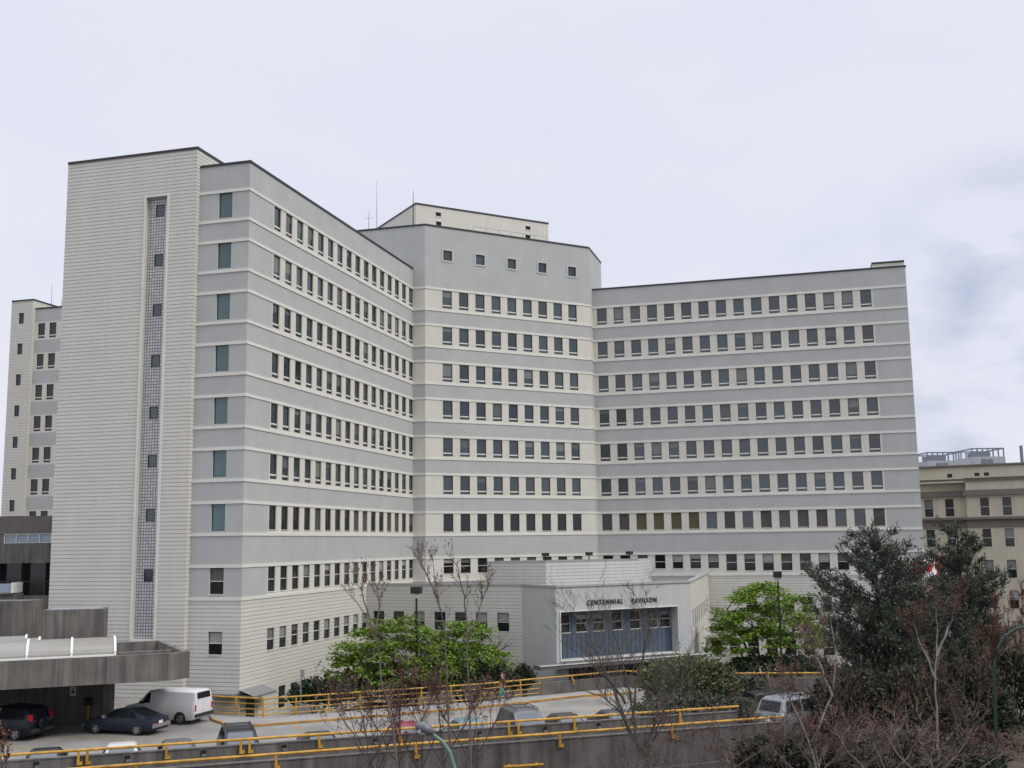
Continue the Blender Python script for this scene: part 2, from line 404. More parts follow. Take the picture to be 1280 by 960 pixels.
wl = MB(); wall(wl, frM, 0, 19.05, ZB, CR, holesM+[(1.95+3.61*i-.0, 1.95+3.61*i+.98, 37.3, 38.3, .16) for i in range(5)], fM, zcuts=zc+[6.4], grooves=SIDE_LOW)
wall(wl, frDE, 0, 1.27, ZB, R_, [], fM, zcuts=zc+[6.4], grooves=SIDE_LOW); wall(wl, frFG, 0, 1.2, ZB, R_, [], fM, zcuts=zc+[6.4], grooves=SIDE_LOW)
# upper part of the middle block above the wing roofs
frUL = Fr(E_-13*B_, B_); wall(wl, frUL, 0, 13, R_, CR, [], fM); wall(wl, Fr(F_, A_), 0, 6.7, R_, CR, [], fM)
I_ = F_+6.7*A_; bk = Vector((-M_.y, M_.x)); wall(wl, Fr(I_, bk), 0, 10, R_, CR, [], fM)
o = obj('wall', wl, hosp)
wl = MB(); wall(wl, frR, 0, 31.5, ZB, R_, holesR, fR, ucuts=[28.3], zcuts=zc+[6.4], grooves=SIDE_LOW)
wall(wl, Fr(H, A_), 0, 15, ZB, R_, [], lambda u, z: siding, grooves=SIDE_LOW)
wl.face([(*(H+15*A_), ZB), (*(G+15*A_), ZB), (*(G+15*A_), R_), (*(H+15*A_), R_)], siding)
o = obj('wall', wl, hosp)
# narrow end face beside the stair tower
wl = MB(); holes = []
eu0, eu1 = 3.9-2.37, 3.9-1.33
for k in range(4, 11): holes.append((eu0, eu1, ZU[k]-2.0, ZU[k]-.13))
holes += [(eu0, eu1, 6.68, 8.46), (eu0, eu1, 2.78, 4.3)]
wall(wl, frBC, 0, 3.9, ZB, R_, holes, lambda u, z: siding if z < 6.4 else grey_stucco, zcuts=zc+[6.4], grooves=SIDE_LOW, revm=trimw)
obj('wall', wl, hosp)
for k in range(4, 11): window('end', hosp, frBC, eu0, ZU[k]-2.0, eu1-eu0, 1.87, 'tall_window', gl=teal)
window('sash', hosp, frBC, eu0, 6.68, eu1-eu0, 1.78, 'sash_window', gl=glass_low, blind=.5, bm_=blind_brown)
window('sash', hosp, frBC, eu0, 2.78, eu1-eu0, 1.52, 'sash_window', gl=glass_low, blind=.5)
# stair tower
tw = MB(); sh = (6.65, 8.33, 3.8, 34.38, .38)
wall(tw, frT, 0, 10.6, ZB, ZT, [sh], lambda u, z: siding, grooves=SIDE)
frTs = Fr(Tt, A_); wall(tw, frTs, 0, 8, ZB, ZT, [], lambda u, z: siding, grooves=SIDE)
frTl = Fr(Vector(frT.xy(0))+8*A_, -A_); wall(tw, frTl, 0, 8, ZB, ZT, [], lambda u, z: siding, grooves=SIDE)
tw.face([(*(Tt+8*A_), R_-1), (*(Tt+8*A_-10.6*B_), R_-1), (*(Tt+8*A_-10.6*B_), ZT), (*(Tt+8*A_), ZT)], siding)
stair = obj('stair_tower', tw, hosp)
fm = MB(); bar(fm, frT, 6.5, 6.65, 3.65, 34.53, .06, trimw); bar(fm, frT, 8.33, 8.5, 3.65, 34.53, .06, trimw); bar(fm, frT, 6.65, 8.33, 34.38, 34.53, .06, trimw); bar(fm, frT, 6.65, 8.33, 3.65, 3.8, .06, trimw)
obj('strip_frame', fm, stair)
gbm = bpy.data.materials.new('glass_block'); gbm.use_nodes = True; t_ = gbm.node_tree; pb = t_.nodes['Principled BSDF']; pb.inputs['Roughness'].default_value = .2
tcn = t_.nodes.new('ShaderNodeTexCoord'); mpn = t_.nodes.new('ShaderNodeMapping'); mpn.inputs['Rotation'].default_value = (-PI/2, 0, 0)
br = t_.nodes.new('ShaderNodeTexBrick'); br.offset = 0; br.inputs['Scale'].default_value = 1; br.inputs['Brick Width'].default_value = .21; br.inputs['Row Height'].default_value = .21
br.inputs['Mortar Size'].default_value = .05; br.inputs['Mortar Smooth'].default_value = .6; br.inputs['Color1'].default_value = (.62, .63, .62, 1); br.inputs['Color2'].default_value = (.45, .46, .46, 1); br.inputs['Mortar'].default_value = (.20, .2, .19, 1)
t_.links.new(tcn.outputs['Object'], mpn.inputs[0]); t_.links.new(mpn.outputs[0], br.inputs[0]); t_.links.new(br.outputs[0], pb.inputs[0])
gw = MB(); wz = [33.02-3.6*i for i in range(5)]+[15.28, 11.62, 7.56]
hs = [(.57, 1.26, z-3.8, z-3.8+.86) for z in wz]
class LF:
    d = Vector((1, 0)); n = Vector((0, -1))
    def __call__(s, u, q, z): return (u, -q, z)
wall(gw, LF(), 0, 1.68, 0, 30.58, hs, lambda u, z: gbm, depth=.05, revm=bronze)
gb = obj('glass_block_strip', gw, stair, frT.M(6.65, -.32, 3.8))
for z in wz: window('end', hosp, frT, 6.65+.57, z, .69, .86, 'stair_window', gl=glass, q=-.22)
# trim bands
tb = MB()
for k in range(3, 11):
    for fr, u1 in ((frL, 31.8), (frM, 19.05), (frR, 31.5), (frBC, 3.9), (frDE, 1.27), (frFG, 1.2)):
        e0 = -.05 if fr is frL else 0; e1 = u1
        bar(tb, fr, e0, e1, ZU[k]-.2, ZU[k], .05, trimw); bar(tb, fr, e0, e1, ZL[k]-.2, ZL[k], .053, trimw)
obj('trim_band', tb, hosp)
rt = MB()
rb = [C, D+Vector((0, 0)), D+14*A_, C-14.5*B_+14*A_+31.8*A_, C-14.5*B_]
rt.flat([tuple(p) for p in (B-.02*A_, C, D, D+10*A_, D+10*A_-14*B_, B-10.6*B_)], R_-.02, roofm)
rt.flat([tuple(p) for p in (G, H, H+15*A_, G+15*A_)], R_-.02, roofm)
rt.flat([tuple(p) for p in (E_, F_, I_, I_+10*bk, E_-13*B_+4*A_, E_-13*B_)], CR-.02, roofm)
rt.flat([tuple(p) for p in (Tt, Tt+8*A_, Tt+8*A_-10.6*B_, Tt-10.6*B_)], ZT-.02, roofm)
roof = obj('roof', rt, hosp)
ce = MB()
def capl(fr, u0, u1, z, m=cap): bar(ce, fr, u0, u1, z-.05, z+.11, .06, m, back=-.3)
capl(frL, 0, 31.8, R_); capl(frBC, 0, 3.97, R_+.002); capl(frR, 0, 31.57, R_); capl(frM, 0, 19.05, CR); capl(frUL, 0, 13, CR+.002); capl(Fr(F_, A_), 0, 6.7, CR+.002); capl(Fr(I_, bk), 0, 10, CR)
capl(frT, 0, 10.67, ZT); capl(frTs, 0, 8, ZT+.002); capl(frTl, 0, 8, ZT+.002); capl(Fr(H, A_), 0, 15, R_+.002)
obj('roof_edge', ce, roof)
sp = MB(); frp = Fr(H-3.1*B_, B_)
wall(sp, Fr(Vector(frp.xy(0, -.15)), B_), 0, 3.0, R_-.1, R_+.5, [], lambda u, z: cream); wall(sp, Fr(Vector(frp.xy(3.0, -.15)), A_), 0, 5, R_-.1, R_+.5, [], lambda u, z: cream); wall(sp, Fr(Vector(frp.xy(0, -5.15)), -A_), 0, 5, R_-.1, R_+.5, [], lambda u, z: cream)
sp.prism([frp.xy(-.05, -.08), frp.xy(3.05, -.08), frp.xy(3.05, -5.2), frp.xy(-.05, -5.2)], R_+.5, R_+.66, cap, roofm)
obj('stair_head', sp, hosp)
# penthouse on the middle block
ph = MB(); pc = Vector((-9.5, 107.8)); frP = Fr(pc, M_); PL = 15.7
vents = [(2.45, 3.05), (12.9, 13.5)]
hv = []
for (x, y) in ((548, 268), (548.5, 279.5), (660, 285), (660, 296)):
    u, z = hit(frP, x, y); hv.append((u-.3, u+.3, z-.2, z+.2))
wall(ph, frP, 0, PL, CR-.2, 44, hv, lambda u, z: cream, depth=.1, revm=trimw)
wall(ph, Fr(pc+9*bk+2*bk, -bk), 0, 11, CR-.2, 44, [], lambda u, z: cream); wall(ph, Fr(pc+PL*M_, bk), 0, 11, CR-.2, 44, [], lambda u, z: cream)
ph.flat([tuple(pc), tuple(pc+PL*M_), tuple(pc+PL*M_+11*bk), tuple(pc+11*bk)], 43.98, roofm)
bar(ph, frP, -.05, PL+.05, 43.95, 44.12, .05, cap, back=-.3); bar(ph, Fr(pc+11*bk, -bk), 0, 11, 43.952, 44.122, .05, cap, back=-.3)
bar(ph, frP, 1.35, 1.42, CR, 44, .03, trimw)
pent = obj('penthouse', ph, hosp)
for h in hv:
    v = MB(); bar(v, frP, h[0]-.08, h[1]+.08, h[2]-.08, h[2], .04, trimw); bar(v, frP, h[0]-.08, h[1]+.08, h[3], h[3]+.08, .04, trimw)
    for i in range(4): z = h[2]+.05+i*.1; v.box(h[0], h[1], -.09, -.02, z-.02, z+.02, black, lambda u, q, zz: frP(u, q, zz))
    v.face([frP(h[0], -.1, h[2]), frP(h[1], -.1, h[2]), frP(h[1], -.1, h[3]), frP(h[0], -.1, h[3])], black)
    obj('vent', v, pent)
rr = MB(); frq = Fr(E_+bk*1.2, M_)
u0 = hit(frq, 592, 290)[0]; u1 = hit(frq, 683, 303)[0]
rr.tube([frq(u0, 0, CR+.95), frq(u1, 0, CR+.95)], .03, chrome, 5); rr.tube([frq(u0, 0, CR+.5), frq(u1, 0, CR+.5)], .02, chrome, 5)
for i in range(7): u = u0+(u1-u0)*i/6; rr.tube([frq(u, 0, CR-.1), frq(u, 0, CR+.95)], .03, chrome, 5)
obj('roof_railing', rr, hosp)
for px, yt, yb, r in ((516.5, 238, 300, .05), (471, 225, 300, .035), (461, 262, 300, .035)):
    an = MB(); frA = Fr(E_+bk*3, B_); u, z = hit(frA, px, yt); an.tube([frA(u, 0, CR-.1), frA(u, 0, CR+(z-CR)*.55), frA(u, 0, z)], [r*1.2, r, r*.35], black if r > .04 else chrome, 6)
    if px == 461: an.tube([frA(u-.5, 0, z-.9), frA(u+.5, 0, z-.9)], .02, chrome, 4); an.tube([frA(u-.25, 0, z-.5), frA(u+.25, 0, z-.5)], .015, chrome, 4)
    obj('antenna', an, hosp)
# square windows in the top storey of the middle block
for i in range(5):
    u = 1.95+3.61*i
    o = window('end', hosp, frM, u, 37.3, .98, 1.0, 'square_window')
    s = MB(); 
    for a_, b_, c_, d_ in ((-.16, 1.14, -.16, 0), (-.16, 1.14, 1.0, 1.16), (-.16, 0, 0, 1.0), (.98, 1.14, 0, 1.0)): s.box(a_, b_, -.05, .02, c_, d_, pav_grey)
    obj('surround', s, o, frM.M(u, 0, 37.3))
# the hundred largest hinged windows as parts, the remainder of the kind as one
rest_f, rest_p = MB(), MB(); cnt = 0
lst = [(frR, u, k) for k in range(5, 11) for u in uR]+[(frL, u, k) for k in (8, 9, 10, 7) for u in uL[:1]]
done = set(); lastw = [None]; rw2 = random.Random(9)
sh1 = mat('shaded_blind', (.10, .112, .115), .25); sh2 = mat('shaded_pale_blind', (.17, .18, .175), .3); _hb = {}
def hb_mesh(f, m):
    if (f, m.name) not in _hb:
        q = MB(); q.face([(0, .122, 1.69-f*1.34), (WW-.1, .122, 1.69-f*1.34), (WW-.1, .122, 1.69), (0, .122, 1.69)], m); _hb[f, m.name] = q.mesh('blind')
    return _hb[f, m.name]
for fr, u, k in lst:
    lastw[0] = window('hopper', hosp, fr, u, ZU[k]-1.98, WW, 1.74, 'window', gl=glass if not (fr is frR and u < 3 and k in (5, 6, 7)) else glass_low); done.add((id(fr), u, k)); cnt += 1
    if rw2.random() < .24: put('blind', hb_mesh(rw2.choice((.25, .4, .6, .85)), rw2.choice((sh1, sh2))), bpy.data.objects[-1] if False else lastw[0], fr.M(u+.05, 0, ZU[k]-1.98))
for fr, us in ((frL, uL), (frM, uM)):
    for k in range(5, 11):
        for u in us:
            if (id(fr), u, k) in done: continue
            z0 = ZU[k]-1.98; L = lambda a_, q, z: fr(u+a_, -q, z0+z); y0, y1, t = .08, .16, .05
            for bx in ((0, t, 0, 1.74), (WW-t, WW, 0, 1.74), (t, WW-t, 1.69, 1.74), (t, WW-t, 0, t)): rest_f.box(bx[0], bx[1], y0, y1, bx[2], bx[3], bronze, L)
            rest_f.box(t, WW-t, y0-.012, y1, .24, .35, trimw, L)
            rest_f.face([L(.02, .13, .02), L(WW-.02, .13, .02), L(WW-.02, .13, 1.72), L(.02, .13, 1.72)], glass_i)
            if rw2.random() < .24: zf = 1.69-rw2.choice((.25, .4, .6, .85))*1.34; rest_f.face([L(.05, .122, zf), L(WW-.05, .122, zf), L(WW-.05, .122, 1.69), L(.05, .122, 1.69)], rw2.choice((sh1, sh2)))
tag(obj('window', rest_f, hosp), kind='stuff')
rnd = random.Random(3)
for fr, us in ((frL, uL), (frM, uM), (frR, uR)):
    for i, u in enumerate(us):
        bm_, bl = None, 0
        if fr is frR:
            if i in (1, 9, 10, 11, 12): bm_, bl = blind_brown, 1
            elif i in (2, 3, 4, 5): bm_, bl = blind_olive, 1
            elif i == 13: pass
            elif i == 15: bm_, bl = blind_brown, .45
        if fr is frL and i in (4, 8, 9): bm_, bl = blind_brown, 1
        if fr is frL and i > 10: bm_, bl = blind_brown, rnd.choice([0, .6, 1])
        window('plain', hosp, fr, u, ZU[4]-1.98, WW, 1.74, 'plain_window', gl=glass_low if not (fr is frR and i in (6, 8, 13, 14)) else glass, blind=bl, bm_=bm_)
def sash(parent, fr, u, z, top, p=.75, w_=WW):
    window('sash', parent, fr, u, z, w_, top-z, 'sash_window', gl=glass_low, blind=rnd.choice([.46, .46, .5, .3]) if rnd.random() < p else 0, bm_=rnd.choice([blind_pale, blind_pale, blind_brown]))
for u, z in r3L: sash(hosp, frL, u, z, top3, .6)
for u, z in r3M: sash(hosp, frM, u, z, top3)
for u, z in r3R: sash(hosp, frR, u, z, top3)
for u, z in r2L: sash(hosp, frL, u, z, 4.25, .9)
for u, z in r1L: sash(hosp, frL, u, z, .17, .3)
for u, z in r1R: sash(hosp, frR, u, z, .2, .2)
for u, z in r2R: sash(hosp, frR, u, z, 4.25, .5)
aw = MB(); aw.face([frL(-.1, .02, .62), frL(3.0, .02, .62), frL(3.0, 1.1, .25), frL(-.1, 1.1, .25)], chrome); aw.box(-.1, 3.0, .02, 1.1, .12, .248, mat('awning_metal', (.2, .2, .2), .5), lambda u, q, z: frL(u, q, z))
obj('awning', aw, hosp)
aw = MB(); bar(aw, frBC, 2.0, 3.9, .3, .45, .9, mat('awning_metal', (.2, .2, .2), .5)); obj('awning', aw, hosp)
dr = MB(); bar(dr, frL, .9, 2.0, ZB, .1, .04, bronze); bar(dr, frL, 2.4, 3.3, ZB, -.2, .06, trimw); obj('door', dr, hosp)

# ------------------------------------------------------------------ entrance pavilion
ZP = 6.5
p0 = V2(-12.4, 93.75); p1 = V2(.55, 87.5); nM = Vector((M_.y, -M_.x)); p2 = p1+5*nM; p3 = p2+12.65*M_; p4 = G+11.05*B_
pav = thing('entrance_pavilion', 'low cream and grey entrance block with blue recessed wall and black lettering', 'building', T(p2.x, p2.y, ZB))
frA0 = Fr(p0, p1-p0); frA1 = Fr(p1, p2-p1); frA2 = Fr(p2, M_); frA3 = Fr(p3, p4-p3)
LA, LB, LC = (p1-p0).length, 12.65, (p4-p3).length
pw_px = [(318, 388), (437, 508), (558, 632), (683, 755), (806, 880), (930, 1007), (1060, 1137)]
pu = []
for a_, b_ in pw_px:
    ua = hit(frA0, 400+a_/4.8, 767)[0]; ub = hit(frA0, 400+b_/4.8, 767)[0]; pu.append((ua+ub)/2-.52)
zt, zb_ = hit(frA0, 627, 680+413/4.8)[1], hit(frA0, 627, 680+528/4.8)[1]
hA = [(u, u+WW, zb_, zt) for u in pu]+[(u, u+WW, -1.35, .2) for u in pu]
PG = [z for z in SIDE if z < ZP-.3]
wl = MB(); wall(wl, frA0, 0, LA, ZB, ZP, hA, lambda u, z: siding, grooves=PG)
obj('wall', wl, pav)
wl = MB(); wall(wl, frA1, 0, 5, ZB, ZP, [], lambda u, z: pav_grey)
OU0, OU1, OZ0, OZ1 = .38, 11.25, 1.2, 4.68
wall(wl, frA2, 0, LB, ZB, ZP, [(OU0, OU1, OZ0, OZ1, .8), (1.0, 11.0, ZB, .75, 2.2)], lambda u, z: pav_grey, revm=pav_grey)
obj('wall', wl, pav)
nW = 9; hu = [1.2+2.35*k for k in range(nW)]
hC = [(u, u+WW, z0, z1) for u in hu for z0, z1 in ((2.75, 4.25), (-1.35, .2))]
wl = MB(); wall(wl, frA3, 0, LC, ZB, ZP, hC, lambda u, z: siding, grooves=PG)
obj('wall', wl, pav)
for u in pu: sash(pav, frA0, u, zb_, zt, .6); sash(pav, frA0, u, -1.35, .2, .2)
for u in hu: sash(pav, frA3, u, 2.75, 4.25, .4); sash(pav, frA3, u, -1.35, .2, .2)
blue = mat('blue_wall_panel', (.075, .105, .14), .55, var=.12, scale=1.2, streak=.1)
bw = MB(); frB = Fr(Vector(frA2.xy(0, -.8)), M_)
bu = [hit(frB, 640+(a_+b_)/2/4.92, 775)[0]-.5 for a_, b_ in ((305, 345), (400, 460), (507, 562), (615, 680), (730, 788), (838, 895), (942, 985))]
bu = [max(OU0+.05, min(OU1-1.05, u)) for u in bu]
hB = [(u, u+.95, 3.05, 4.4, .1) for u in bu]
wall(bw, frB, OU0-.3, OU1+.3, OZ0-.3, OZ1+.2, hB, lambda u, z: blue, revm=trimw)
for i in range(26):
    u = OU0+.2+i*.42
    if not any(h[0]-.05 < u < h[1]+.05 for h in hB): bar(bw, frB, u, u+.05, OZ0, OZ1, .035, blue)
    else: bar(bw, frB, u, u+.05, OZ0, 3.0, .035, blue)
rw_ = obj('recessed_wall', bw, pav)
for u in bu: window('sash', pav, frB, u, 3.05, .95, 1.35, 'sash_window', gl=glass_low, blind=.3 if rnd.random() < .5 else 0, bm_=blind_pale)
of = MB()
for a_, b_, c_, d_ in ((OU0-.08, OU0, OZ0-.1, OZ1+.05), (OU1, OU1+.05, OZ0-.1, OZ1+.05), (OU0, OU1, OZ1, OZ1+.06), (OU0, OU1, OZ0-.1, OZ0)): bar(of, frA2, a_, b_, c_, d_, .09, trimw)
obj('opening_frame', of, pav)
cn = MB(); bar(cn, frA2, -2.0, 13.3, .70, .96, 1.0, mat('canopy_edge', (.12, .115, .11), .8)); bar(cn, frA2, -2.05, 13.35, .961, 1.03, 1.05, trimw, back=.98); bar(cn, frA2, -2.0, 13.3, .961, 1.0, .979, mat('canopy_edge', (.12, .115, .11), .8), back=-.01)
obj('canopy', cn, pav)
en = MB(); fe = Fr(Vector(frA2.xy(0, -2.2)), M_)
en.face([fe(.8, 0, ZB), fe(11.2, 0, ZB), fe(11.2, 0, .9), fe(.8, 0, .9)], glass_low)
for i in range(9): bar(en, fe, .9+i*1.25, 1.0+i*1.25, ZB, .85, .08, bronze)
obj('glazed_entrance', en, pav)
rf = MB(); rf.flat([tuple(p) for p in (p0, p1, p2, p3, p4, G+.2*A_, F_, E_, D-.05*B_)], ZP-.25, roofm)
obj('roof', rf, pav)
pc_ = MB()
for fr, l in ((frA0, LA), (frA1, 5), (frA2, LB), (frA3, LC)): bar(pc_, fr, 0, l, ZP, ZP+.16, .08, mat('metal_coping', (.36, .36, .36), .5), back=-.3)
obj('coping', pc_, pav)
# raised block on the pavilion roof
q1 = dep(682, 702, 88.5); zq = q1.z; q1 = q1.xy
q0 = q1-Vector((p1-p0)).normalized()*5.2; q2 = q1+M_*9.0
for _ in range(40):
    if (lambda d_: d_)(0): pass
ub = MB(); up_ = [ZP+.12+.262*i for i in range(10)]
wall(ub, Fr(q0, q1-q0), 0, 5.2, ZP-.4, zq, [], lambda u, z: white_siding, grooves=up_)
wall(ub, Fr(q1, M_), 0, 9, ZP-.4, zq, [], lambda u, z: white_siding, grooves=up_)
wall(ub, Fr(q2, A_), 0, 7, ZP-.4, zq, [], lambda u, z: white_siding, grooves=up_)
wall(ub, Fr(q0+7*A_, -A_), 0, 7, ZP-.4, zq, [], lambda u, z: white_siding, grooves=up_)
ub.flat([tuple(p) for p in (q0, q1, q2, q2+7*A_, q0+7*A_)], zq-.02, roofm)
bar(ub, Fr(q1, M_), 0, 9, zq, zq+.05, .04, joint, back=-.1); bar(ub, Fr(q0, q1-q0), 0, 5.2, zq, zq+.05, .04, joint, back=-.1)
obj('rooftop_block', ub, pav)
for x in (683, 737.5, 788):
    fl = MB(); p = hit(Fr(q1, M_), x, 697)[0]; fq = Fr(q1, M_)
    fl.tube([fq(p, -.15, zq-.05), fq(p, -.15, zq+.5)], .05, black, 6); fl.box(p-.22, p+.22, -.35, .1, zq+.42, zq+.68, black, lambda u, q, z: fq(u, q, z))
    obj('floodlight', fl, pav)
# raised letters
def text_mesh(txt, h, sx_, thick, m):
    cu = bpy.data.curves.new('letters', 'FONT'); cu.body = txt; cu.size = h/.72; cu.extrude = thick; cu.offset = .006; cu.space_character = 1.3; cu.align_x = 'LEFT'
    o = bpy.data.objects.new('tmp_letters', cu); COL.objects.link(o)
    me = bpy.data.meshes.new_from_object(o.evaluated_get(bpy.context.evaluated_depsgraph_get())); bpy.data.objects.remove(o); bpy.data.curves.remove(cu)
    xs = [v.co.x for v in me.vertices]; x0, x1 = min(xs), max(xs)
    for v in me.vertices: v.co = Vector(((v.co.x-x0)/(x1-x0)*sx_, -v.co.z, v.co.y))
    me.materials.clear(); me.materials.append(m); return me
for txt, u0, u1 in (('CENTENNIAL', 2.75, 6.05), ('PAVILION', 6.86, 9.24)):
    put('lettering', text_mesh(txt, .36, u1-u0, .03, black), pav, frA2.M(u0, .04, 5.12))

# ------------------------------------------------------------------ buildings beyond
far = thing('hospital_wing', 'distant cream and grey hospital wing rising behind the stair tower', 'building', T(-56, 126, ZB))
Q0 = dep(15, 377, 125.5).xy; Q1 = Q0+2.95*B_; ZF = dep(15, 377, 125.5).z; frQ = Fr(Q0, B_)
wl = MB(); hq = []
for i in range(8): hq.append((1.05, 1.75, ZF-2.75-3.6*i, ZF-1.45-3.6*i))
wall(wl, frQ, 0, 2.95, ZB, ZF, hq, lambda u, z: siding, grooves=[ZB+.1+.3*i for i in range(140)])
wall(wl, Fr(Q1, A_), 0, 7, ZB, ZF, [], lambda u, z: siding, grooves=[ZB+.1+.3*i for i in range(140)]); wall(wl, Fr(Q0+7*A_, -A_), 0, 7, ZB, ZF, [], lambda u, z: siding)
obj('stair_tower', wl, far)
frW = Fr(Q1+.45*A_, B_); zw = ZF-1.0; hw = []
for i in range(8):
    for u in (.45, 1.98): hw.append((u, u+.95, zw-3.5-3.6*i, zw-1.75-3.6*i))
wl = MB(); wall(wl, frW, 0, 9, ZB, zw, hw, lambda u, z: cream if ((zw-z+0.1-1.7) % 3.6) < 2.1 and z < zw-1.6 else grey_stucco, zcuts=[zw-1.6-3.6*i for i in range(10)]+[zw-3.7-3.6*i for i in range(10)])
obj('wall', wl, far)
for h in hq: window('end', far, frQ, h[0], h[2], .7, 1.3, 'stair_window', gl=glass_low)
for h in hw: window('hopper', far, frW, h[0], h[2], .95, 1.75, 'window', gl=glass_low)
ce = MB(); capl(frQ, 0, 3.0, ZF); capl(Fr(Q1, A_), 0, 7, ZF+.002); capl(frW, 0, 9, zw)
ce.flat([tuple(Q0), tuple(Q1), tuple(Q1+7*A_), tuple(Q0+7*A_)], ZF-.02, roofm); ce.flat([frW.xy(0), frW.xy(9), frW.xy(9, -7), frW.xy(0, -7)], zw-.02, roofm)
rr_ = Fr(Vector(frW.xy(.5, -3)), B_); ce.prism([rr_.xy(.6), rr_.xy(5), rr_.xy(5, -4), rr_.xy(.6, -4)], zw-.1, zw+1.6, cream, roofm)
obj('roof', ce, far)
an = MB(); pA = dep(64, 381, 128); an.tube([(pA.x, pA.y, zw-.1), (pA.x, pA.y, pA.z+2.6)], [.05, .02], chrome, 5); obj('antenna', an, far)

# dark concrete podium behind the canopy
pod = thing('concrete_podium', 'dark concrete and glass low block behind the canopy skylights', 'building', T(-42, 88, 0))
fp = Fr(dep(-60, 700, 88).xy, Vector((1, .02)))
brownc = mat('brown_panel', (.16, .14, .132), .9, var=.12, scale=1, streak=.15)
zz = lambda y: dep(30, y, 88).z
mb = MB(); bar(mb, fp, -20, 14, zz(667), zz(645), 0, brownc, back=-9); bar(mb, fp, -20, 14, zz(704), zz(679), -.05, concrete, back=-9); bar(mb, fp, -20, 14, zz(770), zz(745), .0, concrete, back=-9); bar(mb, fp, -20, 14, ZB, zz(770), -.2, concrete, back=-9); obj('wall', mb, pod)
mb = MB(); u5 = hit(fp, 5, 672)[0]
bar(mb, fp, u5, 14, zz(679), zz(667), -.1, mat('pale_blue_pane', (.25, .31, .36), .15), back=-.3)
bar(mb, fp, u5, 14, zz(668), zz(667), -.04, trimw); bar(mb, fp, u5, 14, zz(679)+.01, zz(678.2), -.04, trimw)
for i in range(6): bar(mb, fp, u5+i*.92, u5+i*.92+.07, zz(679), zz(667), -.03, trimw)
bar(mb, fp, -20, u5, zz(679), zz(667), -.06, brownc, back=-.5)
obj('ribbon_window', mb, pod)
mb = MB(); bar(mb, fp, -20, 14, zz(745), zz(704), -.9, glass_low, back=-1.2)
for i in range(12): bar(mb, fp, -6+i*1.9, -5.93+i*1.9, zz(745), zz(704), -.85, bronze)
mb.tube([fp(-20, -.1, zz(727)), fp(14, -.1, zz(727))], .025, black, 5)
for i in range(20): mb.tube([fp(-6+i*.9, -.1, zz(745)), fp(-6+i*.9, -.1, zz(727))], .02, black, 4)
obj('glazing', mb, pod)

# beige building to the right
bei = thing('beige_building', 'beige masonry building with brown cornices and tall sash windows beyond the pines', 'building', T(62, 138, ZB))
bm = mat('beige_masonry', (.50, .465, .36), .9, var=.08, scale=.5, streak=.08); bc = mat('brown_cornice', (.17, .145, .125), .9, var=.1, scale=.6)
o_ = dep(1209, 640, 138).xy; db = Vector((math.cos(math.radians(-28)), math.sin(math.radians(-28))))
nb = Vector((db.y, -db.x))
frb = Fr(o_, db); frl = Fr(o_-nb*1.6-db*14, db)
zb = lambda y: dep(1230, y, 137).z
def beige(fr, u0, u1, us, top):
    rows = [(622, 645), (661, 684), (700, 723), (738, 761), (776, 799)]
    hs = [(u, u+1.0, zb(b_), zb(t_)) for u in us for t_, b_ in rows]
    mb = MB(); wall(mb, fr, u0, u1, ZB, zb(top), hs, lambda u, z: bm, depth=.25, revm=bm); obj('wall', mb, bei)
    for h in hs: window('sash', bei, fr, h[0], h[2], 1.0, h[3]-h[2], 'sash_window', gl=glass_low, blind=rnd.choice([0, .45, .5]), bm_=blind_pale)
    mb = MB(); bar(mb, fr, u0-.3, u1, zb(619), zb(614), .35, bc); bar(mb, fr, u0-.2, u1, zb(614), zb(612), .2, bc); bar(mb, fr, u0-.15, u1, zb(600.5), zb(597), .2, bc); bar(mb, fr, u0-.25, u1, zb(597), zb(595), .3, bm)
    bar(mb, fr, u0-.12, u1, zb(659), zb(649), .12, bc); bar(mb, fr, u0-.4, u1, zb(649), zb(646), .45, bc); obj('cornice', mb, bei)
ub_ = [hit(frb, x, 633)[0]-.5 for x in (1231, 1259)]; st_ = ub_[1]-ub_[0]
beige(frb, 0, 16, ub_+[ub_[1]+st_*i for i in (1, 2, 3)], 597)
mb = MB(); wall(mb, Fr(o_-nb*1.6, nb), 0, 1.6, ZB, zb(597), [], lambda u, z: bm); obj('wall', mb, bei)
ul_ = [hit(frl, x, 633)[0]-.5 for x in (1187, 1161)]
beige(frl, 0, 14, ul_, 597)
mb = MB(); fa = Fr(o_-nb*5-db*14, db)
ha = [(hit(fa, x, 592)[0]-.3, hit(fa, x, 592)[0]+.3, zb(597), zb(588)) for x in (1187, 1221, 1233)]
wall(mb, fa, 0, 30, zb(600), zb(579), ha, lambda u, z: bm, depth=.2, revm=bronze); mb.prism([fa.xy(0), fa.xy(30), fa.xy(30, -12), fa.xy(0, -12)], zb(580), zb(579), bm, roofm)
bar(mb, fa, -.2, 30, zb(579), zb(577), .3, bc)
for h in ha: bar(mb, fa, h[0], h[1], h[2], h[3], -.15, black, back=-.2)
mb.prism([tuple(o_-nb*.3), tuple(o_+db*16-nb*.3), tuple(o_+db*16-nb*14), tuple(o_-nb*14-db*14), tuple(o_-nb*1.9-db*14)], zb(602), zb(600), bm, roofm)
obj('attic_storey', mb, bei)
white_p = mat('pale_cladding', (.36, .385, .41), .6); steel = mat('grey_steel', (.16, .18, .21), .5)
